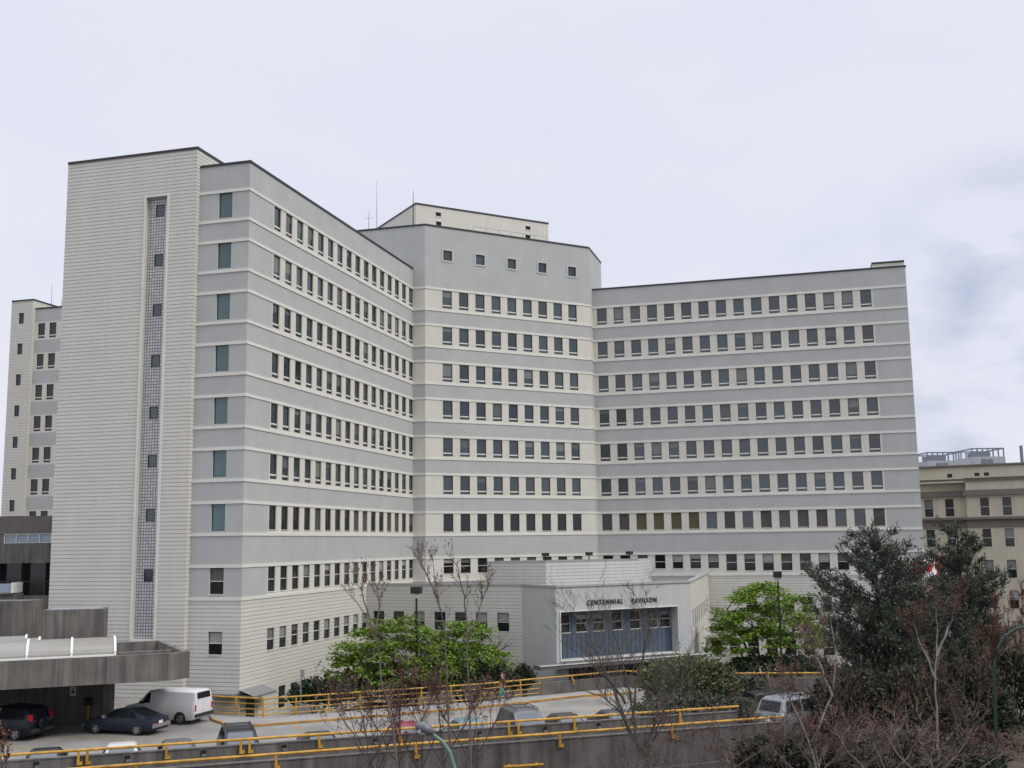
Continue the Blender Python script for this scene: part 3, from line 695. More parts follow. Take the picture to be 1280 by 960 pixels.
for i, (x0, x1, yt, yb, lab) in enumerate(((1160, 1201, 565, 584, 'lower pale rooftop plant room with open steel frame beside the grey end wall'), (1216, 1257, 560, 577, 'higher pale rooftop plant room with open steel frame above the beige building'))):
    Dp = 185; a0 = dep(x0, yb, Dp); a1 = dep(x1, yb, Dp); zt_ = dep(x0, yt, Dp).z; zm_ = dep(x0, yt+11, Dp).z
    pr_ = thing('plant_room', lab, 'rooftop building', T((a0.x+a1.x)/2, Dp, ZB), 'distant rooftop plant rooms')
    mb = MB(); mb.box(a0.x, a1.x+(2 if i == 0 else 0), Dp, Dp+8, ZB, zm_, white_p); 
    for xx in (.15, .5): mb.box(a0.x+1+xx*3, a0.x+1.9+xx*3, Dp-.05, Dp, zm_-1.2, zm_-.4, steel)
    obj('cladding', mb, pr_)
    mb = MB()
    for yy in (Dp+.2, Dp+7):
        for k in range(7): xx = a0.x+.1+(a1.x-a0.x-.2)*k/6; mb.box(xx-.09, xx+.09, yy, yy+.18, zm_, zt_, steel)
        mb.box(a0.x, a1.x, yy-.02, yy+.2, zt_-.2, zt_, steel)
    for xx in (a0.x+.1, a1.x-.1): mb.box(xx-.1, xx+.1, Dp+.4, Dp+7, zt_-.201, zt_-.001, steel)
    mb.box(a0.x+1.2, a1.x-1.6, Dp+2, Dp+5, zm_, zt_-.5, steel)
    obj('steel_frame', mb, pr_)
ck = thing('chimney', 'slim grey chimney pipe standing on the beige building roof', 'chimney', T(*dep(1277.5, 575, 150).xy, zb(579)))
mb = MB(); p = dep(1277.5, 575, 150); mb.tube([(p.x, p.y, zb(580)), (p.x, p.y, dep(1277, 557, 150).z)], .22, steel, 8); obj('flue', mb, ck)

# ------------------------------------------------------------------ concrete entrance canopy on the left
ZcT, ZcB = 4.2, 2.78
cR = V2(-18.5, 60.6); cL0 = V2(-26.7, 57.4); dc = (cR-cL0).normalized(); cL = cR-dc*24; nc = Vector((-dc.y, dc.x)); cR2 = V2(-17.85, 61.75); cBk = onz(199, 800.5, 4.2).xy
can = thing('concrete_canopy', 'weathered concrete entrance canopy with arched skylights over the parked cars', 'canopy', T(-24, 63, 0))
mb = MB()
outer = [cL, cR, cR2, cBk, cBk-dc*22]
ctr = sum(outer, Vector((0, 0)))/5
inner = [cL+nc*.3, cR+nc*.3-dc*.12, cR2-dc*.4+nc*.15, cBk-dc*.1-nc*.4, cBk-dc*22-nc*.4]
mb.prism([tuple(p) for p in outer], ZcB, 3.5, concrete)
for i in range(4):
    a0, a1, b0, b1 = outer[i], outer[i+1], inner[i], inner[i+1]
    if i == 0: a1 = a1
    mb.prism([tuple(a0), tuple(a1), tuple(b1), tuple(b0)], 3.5, ZcT, concrete)
i1 = inner[1]-dc*3.2; 
for s_ in (2.4,): mb.prism([tuple(inner[1]-dc*6+nc*s_), tuple(inner[2]+(inner[3]-inner[2])*.3), tuple(inner[2]+(inner[3]-inner[2])*.34), tuple(inner[1]-dc*6+nc*(s_+.25))], 3.5, ZcT-.1, concrete)
obj('slab', mb, can)
for u_ in (5.3, 13.0, 18.4):
    j_ = MB(); f_ = Fr(cL, dc); 
    for du in (2.2, 4.5): bar(j_, f_, u_+du-2.2, u_+du-2.17, ZcB+.02, ZcT-.02, .006, mat('concrete_joint', (.05, .047, .043), .95), back=-.01)
    obj('panel_joint', j_, can)
mb = MB(); pa, pb_ = onz(40, 905, 0).xy, onz(128, 903, 0).xy
fpi = Fr(pa-V2(1, .1), pb_-pa); bar(mb, fpi, -1, (pb_-pa).length+1, -.05, ZcB+.1, 0, concrete, back=-2.2); obj('pier', mb, can)
mb = MB(); bar(mb, Fr(cL+nc*9, dc), -3, 18.0, -.05, ZcB, 0, mat('painted_shade', (.02, .02, .02), .9), back=-.3); obj('back_wall', mb, can)  # near-black colour stands in for the shade under the canopy
sk_g = mat('skylight_panel', (.23, .22, .19), .3, var=.06, scale=1); 
def barrel(u0, u1, s0, w_, h_, nr):
    mb = MB(); mg = MB(); f_ = Fr(cL+nc*s0, dc)
    prof = [(-math.sin(t)*0+w_*(1-math.cos(t)), h_*math.sin(t)) for t in [PI/2*i/7 for i in range(8)]]
    for (qa, za), (qb, zb1) in zip(prof, prof[1:]): mb.face([f_(u0, -qa, ZcT+za), f_(u1, -qa, ZcT+za), f_(u1, -qb, ZcT+zb1), f_(u0, -qb, ZcT+zb1)], sk_g)
    qa, za = prof[-1]; mb.face([f_(u0, -qa, ZcT+za), f_(u1, -qa, ZcT+za), f_(u1, -qa-.3, ZcT-.5), f_(u0, -qa-.3, ZcT-.5)], sk_g)
    mb.face([f_(u1-.01, -q, ZcT+z) for q, z in prof]+[f_(u1-.01, -w_-.3, ZcT-.5), f_(u1-.01, 0, ZcT-.5)], sk_g)
    s_ = obj('skylight', mb, can)
    for i in range(nr+1):
        u = u1-i*2.15
        mg.tube([f_(u, -q+.03, ZcT+z+.02) for q, z in prof], .07, mat('white_rib', (.72, .72, .71), .5), 5)
    mg.box(u0, u1, -.1, .06, ZcT, ZcT+.09, mat('white_rib', (.72, .72, .71), .5), lambda u, q, z: f_(u, q, z))
    obj('skylight_frame', mg, s_)
uE = lambda x, s0: hit(Fr(cL+nc*s0, dc), x, 812)[0]
barrel(0, uE(144, .2), .2, 1.9, .85, 7); barrel(0, uE(48, 2.7), 2.7, 1.7, .8, 5); barrel(0, uE(31, 4.8), 4.8, 1.6, .8, 5)
mb = MB(); b0 = dep(52, 793, 66).xy; b1 = dep(129, 793, 66.8).xy; fb = Fr(b0, b1-b0); Lb = (b1-b0).length; zt_ = dep(52, 763, 66).z
bar(mb, fb, 0, Lb, 3.4, zt_, 0, concrete, back=-2.0); bar(mb, fb, .25, Lb-.25, zt_, zt_+.02, -.3, mat('wet_sheet', (.3, .31, .34), .2), back=-1.7)
obj('concrete_box', mb, can)
mb = MB(); b0 = dep(-40, 793, 72).xy; b1 = dep(35, 793, 72).xy; fb = Fr(b0, b1-b0); bar(mb, fb, 0, (b1-b0).length, 2.5, dep(30, 751, 72).z, 0, concrete, back=-2.0); obj('concrete_box', mb, can)
mb = MB(); b0 = dep(-20, 741, 78).xy; b1 = dep(16, 741, 78).xy; z_ = dep(0, 741, 78).z; mb.box(b0.x, b1.x, 78, 79.4, z_, z_+.6, mat('pale_blue_pane', (.25, .31, .36), .15)); mb.box(b1.x-.1, b1.x+.05, 77.9, 79.4, z_-.02, z_+.68, trimw); mb.box(b0.x, b1.x, 77.95, 79.4, z_-.1, z_, concrete)
mb.box(b0.x, b1.x+.2, 78.2, 79.3, 2.5, z_-.1, concrete); obj('roof_skylight', mb, can)
sg = thing('parking_sign', 'white parking sign on the dark concrete pier', 'sign', T(*fpi.xy(2.2), 1.4))
us, zs_ = hit(fpi, 91.5, 864); mb = MB(); bar(mb, fpi, us-.17, us+.17, zs_-.27, zs_+.27, .04, mat('sign_white', (.5, .5, .48), .6), back=0)
obj('plate', mb, sg); mb = MB(); bar(mb, fpi, us-.09, us+.09, zs_-.12, zs_+.02, .05, black, back=.041); bar(mb, fpi, us-.05, us+.05, zs_+.05, zs_+.16, .05, black, back=.041); obj('pictogram', mb, sg)
pm = onz(112, 903, 0); mt = thing('parking_meter', 'black headed parking meter on a yellow post beside the pier', 'parking meter', T(pm.x, pm.y-.3))
mb = MB(); mb.tube([(0, 0, 0), (0, 0, 1.0)], .06, yellow, 8); obj('post', mb, mt, T(pm.x, pm.y-.3)); mb = MB(); mb.box(-.25, .25, -.12, .12, 1.0, 1.1, black); mb.tube([(-.14, 0, 1.1), (-.14, 0, 1.32), (-.14, 0, 1.45)], [.09, .12, .05], black, 8); mb.tube([(.14, 0, 1.1), (.14, 0, 1.32), (.14, 0, 1.45)], [.09, .12, .05], black, 8); obj('meter_head', mb, mt, T(pm.x, pm.y-.3))

# ------------------------------------------------------------------ guard rails and parapets
def parapet(label, fr, u0, u1, brk, boxes, face=.0, thick=.26, name='parapet_wall'):
    t = thing(name, label, 'parapet wall', T(*fr.xy((u0+u1)/2, -.2), 0))
    mb = MB(); bar(mb, fr, u0, u1, -.0+.004, 1.47, -.1, concrete_l, back=-.1-thick); bar(mb, fr, u0, u1, 1.471, 1.51, -.07, concrete_l, back=-.13-thick)
    bar(mb, fr, u0, u1, -.75, .35, -.06, concrete_l, back=-.098-.02)
    obj('wall', mb, t)
    r = MB(); r.tube([fr(u0, 0, RZ), fr((u0+u1)/2, 0, RZ), fr(u1, 0, RZ)], .056, yellow, 8); rl = obj('hand_rail', r, t, smooth=False)
    for u in brk:
        b_ = MB(); b_.box(u-.05, u+.05, -.04, .04, .82+.45, 1.27+.45, yellow, lambda a1, q, z: fr(a1, q, z)); b_.box(u-.05, u+.16, -.098, .03, .72+.45, .84+.45, yellow, lambda a1, q, z: fr(a1, q, z)); obj('bracket', b_, rl)
    for u in boxes:
        b_ = MB(); f4 = lambda a1, q, z: fr(a1, q, z+.45)
        for a0, a1, z0, z1 in ((-.17, .17, .62, .67), (-.17, .17, .96, 1.0), (-.17, -.12, .67, .96), (.12, .17, .67, .96)): b_.box(u+a0, u+a1, -.099, -.07, z0, z1, concrete, f4)
        b_.box(u-.12, u+.12, -.0995, -.09, .67, .96, black, f4); b_.box(u-.05, u+.12, -.089, -.075, .7, .8, chrome, f4)
        obj('light_box', b_, t)
    return t
def us1(fr, pts): return [hit(fr, x, y)[0] for x, y in pts]
parapet('inner concrete parapet with yellow pipe rail in front of the parked cars', fr1, -8, L1+1.0, us1(fr1, [(98, 945), (109, 944), (208, 938), (301, 932), (312, 931), (399, 926), (500, 920), (636, 913), (648, 912), (718, 905), (850, 895)]), us1(fr1, [(45, 955), (159, 950), (254, 945), (355, 938), (470, 930), (600, 921), (682, 914), (749, 908), (820, 903)]))
parapet('outer concrete parapet with yellow pipe rail along the ramp edge', fr2, -24, L2+1.2, us1(fr2, [(170, 960), (345, 950), (520, 938), (700, 924), (840, 914)]), [])
lu, lz = hit(fr2, 628, 958); lv, lw = hit(fr2, 678, 955)
lr = MB(); lr.tube([fr2(lu, .12, lz), fr2(lv, .12, lw)], .06, yellow, 8)
for u in (lu+.3, lv-.3): lr.box(u-.05, u+.05, -.06, .1, lz-.05, lz+.06, yellow, lambda a1, q, z: fr2(a1, q, z))
tag(obj('pipe_rail', lr), 'short low yellow pipe rail on the outer parapet face', 'rail')
cols = MB()
for i in range(7):
    u = -16+8.0*i+1.6; f_ = fr2
    o = MB(); p = fr2.xy(u, -2.6); o.box(-.35, .35, -.35, .35, -3.6, -.6, concrete_l); 
    tag(obj('deck_column', o, None, T(p[0], p[1], 0, .3)), 'square concrete column holding up the parking deck', 'column', 'columns under the parking deck')
bkw = MB(); f_ = Fr(Vector(fr2.xy(-40, -9)), fr2.d); bar(bkw, f_, 0, 85, -3.6, -.61, 0, mat('painted_shade', (.02, .02, .02), .9), back=-.3); tag(obj('basement_wall', bkw), 'wall far under the parking deck coloured near black as shade', 'wall')  # shade of the open space under the deck, put into the wall colour
# four bar guard rail
gr = thing('guard_rail', 'yellow four bar guard rail along the sidewalk', 'railing', T(railp[1].x, railp[1].y, .12))
for i, z in enumerate((1.17, .86, .56, .27)):
    mb = MB(); 
    ext = [railp[0]]+railp[1:]
    mb.tube([(p.x, p.y, z) for p in ext], .052 if i == 0 else .034, yellow, 6); obj('bar', mb, gr)
for seg, n in ((0, 2), (1, 7), (2, 3)):
    for i in range(n+1):
        if seg and i == 0: continue
        p = railp[seg].lerp(railp[seg+1], i/n); mb = MB(); mb.box(-.045, .045, -.045, .045, .12, 1.13, yellow); obj('post', mb, gr, T(p.x, p.y))
pp = thing('parapet_wall', 'grey concrete parapet with yellow rail facing the pavilion', 'parapet wall', T(parp[1].x, parp[1].y))
for i in range(4):
    f_ = Fr(parp[i], parp[i+1]-parp[i]); l = (parp[i+1]-parp[i]).length
    mb = MB(); bar(mb, f_, 0, l, .002, .86, .13, concrete_l, back=-.13); obj('wall', mb, pp)
    if i == 2: continue
    r = MB(); r.tube([f_(0, 0, 1.17), f_(l, 0, 1.17)], .052, yellow, 6)
    for k in range(1, int(l/3.5)+1): u = k*3.5-1; r.box(u-.04, u+.04, -.04, .04, .86, 1.15, yellow, lambda a1, q, z: f_(a1, q, z)); r.box(u-.04, u+.04, .131, .2, .55, .9, yellow, lambda a1, q, z: f_(a1, q, z)); r.box(u-.04, u+.04, 0, .2, .901, .95, yellow, lambda a1, q, z: f_(a1, q, z))
    obj('hand_rail', r, pp)

# ------------------------------------------------------------------ vehicles
def paint(name, col, metal=.0, rough=.28): 
    m = mat(name, col, rough, metal, spec=.4); return m
def car(name, label, cat, x, y, hd, st, body, wheels, glass_side, screens, H_, Wd, wr=.32, group=None, lights='tall', spare=False, scale=1, z=0, rack=False, sg=None, trimc=None):
    """st: stations from the nose (x=+) to the tail: (x, zbot, zbelt, ztop, halfwidth, halftop); local +x is forwards"""
    Mx = T(x, y, z, hd) @ Matrix.Scale(scale, 4)
    root = thing(name, label, cat, T(x, y, z, hd), group)
    bm = bmesh.new(); rings = []
    for (sx, zb, zl, zt, hw, ht) in st:
        zt = max(zt, zl+.02)
        pts = [(hw*.93, zb), (hw, zb+.14), (hw*1.0, (zb+zl)/2+.05), (hw*.97, zl), (ht, zt-.07*(zt-zl > .15)-.008), (ht*.82, zt)]
        ring = [bm.verts.new((sx, p, q)) for p, q in pts]+[bm.verts.new((sx, -p, q)) for p, q in pts[::-1]]
        rings.append(ring)
    for r0, r1 in zip(rings, rings[1:]):
        n = len(r0)
        for i in range(n): bm.faces.new((r0[i], r1[i], r1[(i+1) % n], r0[(i+1) % n]))
    bm.faces.new(rings[0]); bm.faces.new(rings[-1][::-1])
    bmesh.ops.recalc_face_normals(bm, faces=bm.faces)
    me = bpy.data.meshes.new('body'); bm.to_mesh(me); bm.free(); me.materials.append(body)
    for p in me.polygons: p.use_smooth = True
    me.set_sharp_from_angle(angle=math.radians(28))
    bo = put('body', me, root, Mx)
    def at(xx):
        for s0, s1 in zip(st, st[1:]):
            if s1[0] <= xx <= s0[0]:
                t = (s0[0]-xx)/max(1e-6, s0[0]-s1[0]); return [a_+(b_-a_)*t for a_, b_ in zip(s0, s1)]
        return st[0] if xx > st[0][0] else st[-1]
    def sidept(xx, f, sgn, off):
        _, zb, zl, zt, hw, ht = at(xx); zt = max(zt, zl+.02)
        return (xx, sgn*(hw*.97+(ht-hw*.97)*f+off), zl+(zt-.07*(zt-zl > .15)-zl)*f)
    for sgn in (1, -1):
        for (xa, xb, xc, xd) in glass_side:      # bottom front, bottom rear, top rear, top front
            mb = MB(); ps = []
            n = 4
            bot = [sidept(xa+(xb-xa)*i/n, .06, sgn, .012) for i in range(n+1)]; top = [sidept(xd+(xc-xd)*i/n, .93, sgn, .012) for i in range(n+1)]
            for i in range(n):
                q = [bot[i], bot[i+1], top[i+1], top[i]]; mb.face(q if sgn < 0 else q[::-1], sg or car_glass)
            obj('side_window', mb, root, Mx)
    for i, nm in screens:
        a_, b_ = st[i], st[i+1]; mb = MB(); f0, f1 = .12, .9
        def P(t, sgn):
            zt = a_[3]+(b_[3]-a_[3])*t; xx = a_[0]+(b_[0]-a_[0])*t; w_ = (a_[5]+(b_[5]-a_[5])*t)*.80
            return Vector((xx, sgn*w_, zt))
        q = [P(f0, 1), P(f0, -1), P(f1, -1), P(f1, 1)]
        nn = (q[1]-q[0]).cross(q[2]-q[1]).normalized()
        if nn.z < 0: nn = -nn; 
        q = [p+nn*.012+Vector((.01 if nm == 'windscreen' else -.01, 0, 0)) for p in q]
        mb.face(q, screen_glass if nm == 'windscreen' else car_glass); obj(nm, mb, root, Mx)
    for wx in wheels:
        hw = at(wx)[4]
        for sgn in (1, -1):
            ar = MB(); n = 20
            ar.face([(wx+wr*1.18*math.cos(2*PI*k/n), sgn*(hw+.006), max(wr+wr*1.18*math.sin(2*PI*k/n), at(wx)[1])) for k in range(n)][::1 if sgn < 0 else -1], trim_black); obj('wheel_arch', ar, root, Mx)
            wh = MB(); wh.tube([(wx, sgn*(hw-.16), wr), (wx, sgn*(hw+.0), wr), (wx, sgn*(hw+.02), wr)], [wr, wr, wr*.93], tyre_m, 20); wo = obj('wheel', wh, root, Mx)
            ri = MB(); ri.tube([(wx, sgn*(hw+.0), wr), (wx, sgn*(hw+.028), wr), (wx, sgn*(hw+.022), wr)], [wr*.66, wr*.62, wr*.3], rim_m, 14)
            for k in range(5): t = 2*PI*k/5; ri.box(-.03, .03, hw+.02, hw+.026, wr*.25, wr*.6, tyre_m, lambda a1, b1, c1: (wx+a1*math.cos(t)+c1*math.sin(t), sgn*(b1+.006), wr-a1*math.sin(t)+c1*math.cos(t)))
            obj('rim', ri, wo, Mx)
    xr, xf = st[-1][0], st[0][0]; hwr = st[-1][4]; zbr, zlr, ztr = st[-1][1:4]; tb_ = trimc or trim_black
    bu_ = MB(); bu_.box(xr-.1, xr+.05, -hwr*.98, hwr*.98, zbr+.08, zbr+.26, tb_); obj('bumper', bu_, root, Mx)
    bu_ = MB(); bu_.box(xf-.06, xf+.08, -st[0][4]*.98, st[0][4]*.98, st[0][1]+.05, st[0][1]+.24, tb_); obj('bumper', bu_, root, Mx)
    for sgn in (1, -1):
        tl = MB()
        if lights == 'tall': tl.box(xr-.012, xr+.12, sgn*hwr*.9-.07, sgn*hwr*.9+.07, zlr-.34, zlr+.02, red_lens) if not spare else tl.box(xr+.02, xr+.22, sgn*hwr*.86-.06, sgn*hwr*.86+.06, zlr-.2, zlr+.42, red_lens)
        else: tl.box(xr-.02, xr+.10, sgn*hwr*.8-.12, sgn*hwr*.8+.14, zlr-.26, zlr-.08, red_lens)
        obj('tail_light', tl, root, Mx)
        hl = MB(); hl.box(xf-.12, xf+.015, sgn*st[0][4]*.74-.16, sgn*st[0][4]*.74+.16, st[0][2]-.18, st[0][2]-.03, lens_m); obj('headlight', hl, root, Mx)
        mr = MB(); 
        if glass_side: gx = glass_side[0][0]; mr.box(gx-.14, gx+.02, sgn*(at(gx)[4]+.09)-.08, sgn*(at(gx)[4]+.09)+.08, at(gx)[2]+.03, at(gx)[2]+.18, tb_); obj('mirror', mr, root, Mx)
    pl_ = MB(); pl_.box(xr-.115, xr-.1, -.16, .16, zbr+.3, zbr+.46, plate_m) if False else pl_.box(xr-.02, xr-.008, -.17, .17, (zbr+zlr)/2+.05, (zbr+zlr)/2+.21, plate_m); obj('number_plate', pl_, root, Mx)
    gl_ = MB(); gl_.box(xf, xf+.02, -.4, .4, st[0][2]-.2, st[0][2]-.05, trim_black); obj('grille', gl_, root, Mx)
    if spare:
        sp_ = MB(); sp_.tube([(xr-.02, .08, zlr-.05), (xr-.2, .08, zlr-.05), (xr-.23, .08, zlr-.05)], [.33, .33, .26], body, 20); obj('spare_wheel_cover', sp_, root, Mx)
    if rack:
        rk = MB(); zt = max(s[3] for s in st)
        for sgn in (1, -1): rk.tube([(.4, sgn*.55, zt), (.3, sgn*.55, zt+.07), (-1.3, sgn*.55, zt+.07), (-1.4, sgn*.55, zt-.01)], .025, trim_black, 5)
        for xx in (0, -1.0): rk.tube([(xx, -.55, zt+.07), (xx, .55, zt+.07)], .02, trim_black, 5)
        obj('roof_rack', rk, root, Mx)
    return root
# body shapes
def S_suv(h=1.68, w_=.89): return [(2.2, .35, .72, .74, w_*.82, w_*.7), (2.1, .25, .9, .92, w_*.94, w_*.8), (1.15, .25, 1.0, 1.03, w_, w_*.86), (.35, .25, 1.04, h-.06, w_, w_*.74), (0, .25, 1.04, h, w_, w_*.76), (-1.5, .25, 1.05, h-.02, w_, w_*.76), (-1.9, .25, 1.06, h-.09, w_*.99, w_*.73), (-2.2, .3, 1.02, 1.08, w_*.95, w_*.8), (-2.24, .35, .9, .95, w_*.93, w_*.8)]
def S_sedan(h=1.42, w_=.87): return [(2.3, .3, .6, .62, w_*.82, w_*.7), (2.2, .2, .74, .76, w_*.93, w_*.8), (1.1, .2, .86, .9, w_, w_*.86), (.25, .2, .9, h-.05, w_, w_*.7), (-.1, .2, .9, h, w_, w_*.72), (-.9, .2, .91, h-.03, w_, w_*.71), (-1.65, .2, .92, .97, w_*.98, w_*.8), (-2.2, .22, .88, .92, w_*.93, w_*.82), (-2.3, .3, .7, .72, w_*.9, w_*.8)]
S_van = [(2.4, .4, .74, .78, .86, .72), (2.3, .25, .95, .98, .94, .82), (1.5, .25, 1.1, 1.16, .98, .88), (.85, .25, 1.14, 1.84, .98, .82), (.5, .25, 1.14, 1.9, .98, .84), (-2.2, .25, 1.14, 1.9, .98, .84), (-2.36, .3, 1.12, 1.84, .97, .82), (-2.42, .35, 1.1, 1.4, .95, .84)]
S_hatch = [(2.15, .28, .55, .57, .72, .62), (2.08, .2, .68, .7, .79, .68), (1.0, .2, .83, .86, .83, .72), (.3, .2, .87, 1.28, .83, .6), (0, .2, .87, 1.33, .83, .62), (-.75, .2, .88, 1.3, .83, .6), (-1.75, .2, .88, .95, .82, .66), (-2.1, .24, .84, .87, .78, .68), (-2.16, .32, .7, .72, .76, .66)]
S_mini = [(2.4, .35, .66, .68, .82, .7), (2.3, .24, .82, .86, .94, .8), (1.5, .24, 1.0, 1.08, .97, .84), (.5, .24, 1.08, 1.68, .97, .76), (.1, .24, 1.08, 1.77, .97, .78), (-1.8, .24, 1.08, 1.74, .97, .76), (-2.05, .24, 1.08, 1.66, .96, .74), (-2.35, .28, 1.02, 1.08, .94, .8), (-2.4, .35, .9, .94, .92, .8)]
white_p_ = paint('white_van_paint', (.62, .62, .64)); navy = paint('dark_navy_paint', (.006, .008, .014)); blue_p = paint('faded_blue_paint', (.010, .017, .030), rough=.42); silver = paint('silver_paint', (.27, .28, .30), .5, .35); blk = paint('black_paint', (.012, .012, .014)); maroon = paint('maroon_paint', (.17, .012, .03)); tealp = paint('pale_teal_paint', (.10, .17, .18)); greyp = paint('grey_paint', (.14, .14, .15), .4); creamp = paint('pale_paint', (.5, .5, .5))
def foot(a_, b_, z=0): return onz(a_, b_, z).xy
hv_ = math.radians(163); VX, VY = -19.95, 65.0
car('panel_van', 'white panel van with rear window parked beside the yellow guard rail', 'van', VX, VY, hv_, S_van, white_p_, (1.55, -1.45), [(1.18, .62, .62, .82)], [(2, 'windscreen'), (6, 'rear_window')], 1.9, .97, wr=.34, lights='tall', scale=.96)
pv = bpy.data.objects['panel_van']
Mv = T(VX, VY, 0, hv_) @ Matrix.Scale(.96, 4)
mb = MB(); mb.face([(-2.405, -.7, 1.22), (-2.405, .7, 1.22), (-2.37, .66, 1.74), (-2.37, -.66, 1.74)][::-1], car_glass)
mb.box(-2.42, -2.40, -.01, .01, .5, 1.75, trim_black); obj('rear_door_window', mb, pv, Mv)
f0, r0 = foot(119, 919), foot(169, 922)
hh = math.atan2(f0.y-r0.y, f0.x-r0.x)
car('hatchback', 'dark blue old three door hatchback parked between black suv and white van', 'car', -21.1, 61.4, math.radians(163), S_hatch, blue_p, (1.3, -1.25), [(.78, -.02, -.02, .28), (-.1, -.62, -.62, -.1), (-.72, -1.25, -.88, -.72)], [(2, 'windscreen'), (5, 'rear_window')], 1.33, .83, wr=.29, lights='wide', trimc=chrome)
car('suv', 'black compact suv with tall red tail lights and spare wheel cover', 'suv', -27.0, 60.4, math.radians(160), S_suv(1.7), navy, (1.32, -1.3), [(1.0, .1, .1, .42), (.02, -.9, -.9, .02), (-1.0, -1.85, -1.65, -1.0)], [(2, 'windscreen'), (6, 'rear_window')], 1.7, .89, lights='tall', spare=True)
# cars nosed up to the inner parapet
hd1 = math.atan2(fr1.d.y, fr1.d.x)-PI/2
def nose_in(px, name, label, cat, S, body, gs, back=3.0, **kw):
    kw.setdefault('lights', 'wide')
    u = hit(fr1, px, 930)[0]; p = fr1.xy(u, -back)
    # keep the photographed column: slide along the wall so the roof sits at px
    for _ in range(12):
        d_ = Vector((p[0], p[1], 1.2-ZC)); vx = 640+FPX*d_.dot(_R)/d_.dot(_F); u += (px-vx)*.035; p = fr1.xy(u, -back)
    return car(name, label, cat, p[0], p[1], hd1, S, body, (1.35, -1.35), gs, [(2, 'windscreen'), (5 if len(S) == 9 and S[5][3] < 1.5 else 6, 'rear_window')], 1.5, .87, **kw)
gs_sed = [(.8, -.15, -.15, .25), (-.22, -.95, -.85, -.22)]; gs_suv = [(1.0, .1, .1, .42), (.02, -.9, -.9, .02), (-1.0, -1.85, -1.65, -1.0)]
nose_in(56, 'sedan', 'dark sedan at far left end behind the inner parapet', 'car', S_sedan(1.36), blk, gs_sed, group='cars nosed up to the inner parapet')
nose_in(152, 'sedan', 'white sedan behind the inner parapet below the dark blue hatchback', 'car', S_sedan(1.4), creamp, gs_sed, group='cars nosed up to the inner parapet')
nose_in(222, 'sedan', 'grey sedan behind the inner parapet below the white van', 'car', S_sedan(1.38), greyp, gs_sed, group='cars nosed up to the inner parapet')
nose_in(299, 'suv', 'black suv with roof bars behind the inner parapet below the guard rail end', 'suv', S_suv(1.78), blk, gs_suv, rack=True, group='cars nosed up to the inner parapet')
nose_in(400, 'sedan', 'black low sedan mostly hidden behind inner parapet next to reddish saplings', 'car', S_sedan(1.3), blk, gs_sed, group='cars nosed up to the inner parapet')
nose_in(510, 'sedan', 'maroon car behind the reddish budding saplings', 'car', S_sedan(1.5), maroon, gs_sed, group='cars nosed up to the inner parapet')
nose_in(588, 'sedan', 'pale teal car between the maroon car and the dark jeep', 'car', S_sedan(1.5), tealp, gs_sed, group='cars nosed up to the inner parapet')
nose_in(656, 'suv', 'boxy dark four wheel drive with wide windscreen facing the parapet', 'suv', S_suv(1.82, .9), greyp, gs_suv, rack=True, group='cars nosed up to the inner parapet')
nose_in(709, 'sedan', 'dark brown car beside the boxy four wheel drive', 'car', S_sedan(1.42), paint('dark_brown_paint', (.03, .026, .024)), gs_sed, group='cars nosed up to the inner parapet')
nose_in(772, 'sedan', 'dark slate car behind the bare tree, last of the parapet row', 'car', S_sedan(1.45), paint('slate_paint', (.04, .05, .07)), gs_sed, group='cars nosed up to the inner parapet')
mv = dep(1003, 885, 55.3)
car('minivan', 'silver minivan with red tail light heading up the ramp', 'minivan', mv.x, mv.y, math.radians(34), S_mini, silver, (1.5, -1.45), [(1.1, .15, .15, .5), (.05, -.95, -.95, .05), (-1.05, -2.1, -1.95, -1.05)], [(2, 'windscreen'), (6, 'rear_window')], 1.77, .97, lights='wide', rack=True, z=.6)
q = onz(977, 862, 1.75)
car('suv', 'dark suv with roof rack behind the silver minivan', 'suv', q.x, q.y, math.radians(15), S_suv(1.75), paint('dark_green_paint', (.014, .018, .016)), (1.32, -1.3), gs_suv, [(2, 'windscreen'), (6, 'rear_window')], 1.7, .89, rack=True)
q = onz(1062, 884, .5)
car('sedan', 'white car partly hidden behind the dark pines', 'car', q.x, q.y, math.radians(12), S_sedan(1.45), creamp, (1.35, -1.35), gs_sed, [(2, 'windscreen'), (5, 'rear_window')], 1.4, .87, lights='wide')
for k, px in enumerate((1040, 1085)):
    q = onz(px, 893, .2); cn_ = thing('traffic_cone', ('orange traffic cone at the rear of the half hidden white car', 'orange traffic cone at the nose of the half hidden white car')[k], 'traffic cone', T(q.x, q.y-1.6, .0), 'traffic cones by the pines')
    mb = MB(); mb.tube([(0, 0, .05), (0, 0, .75)], [.17, .04], mat('cone_orange', (.5, .045, .02), .6), 10); mb.box(-.2, .2, -.2, .2, 0, .05, black); obj('cone', mb, cn_, T(q.x, q.y-1.6, .0))

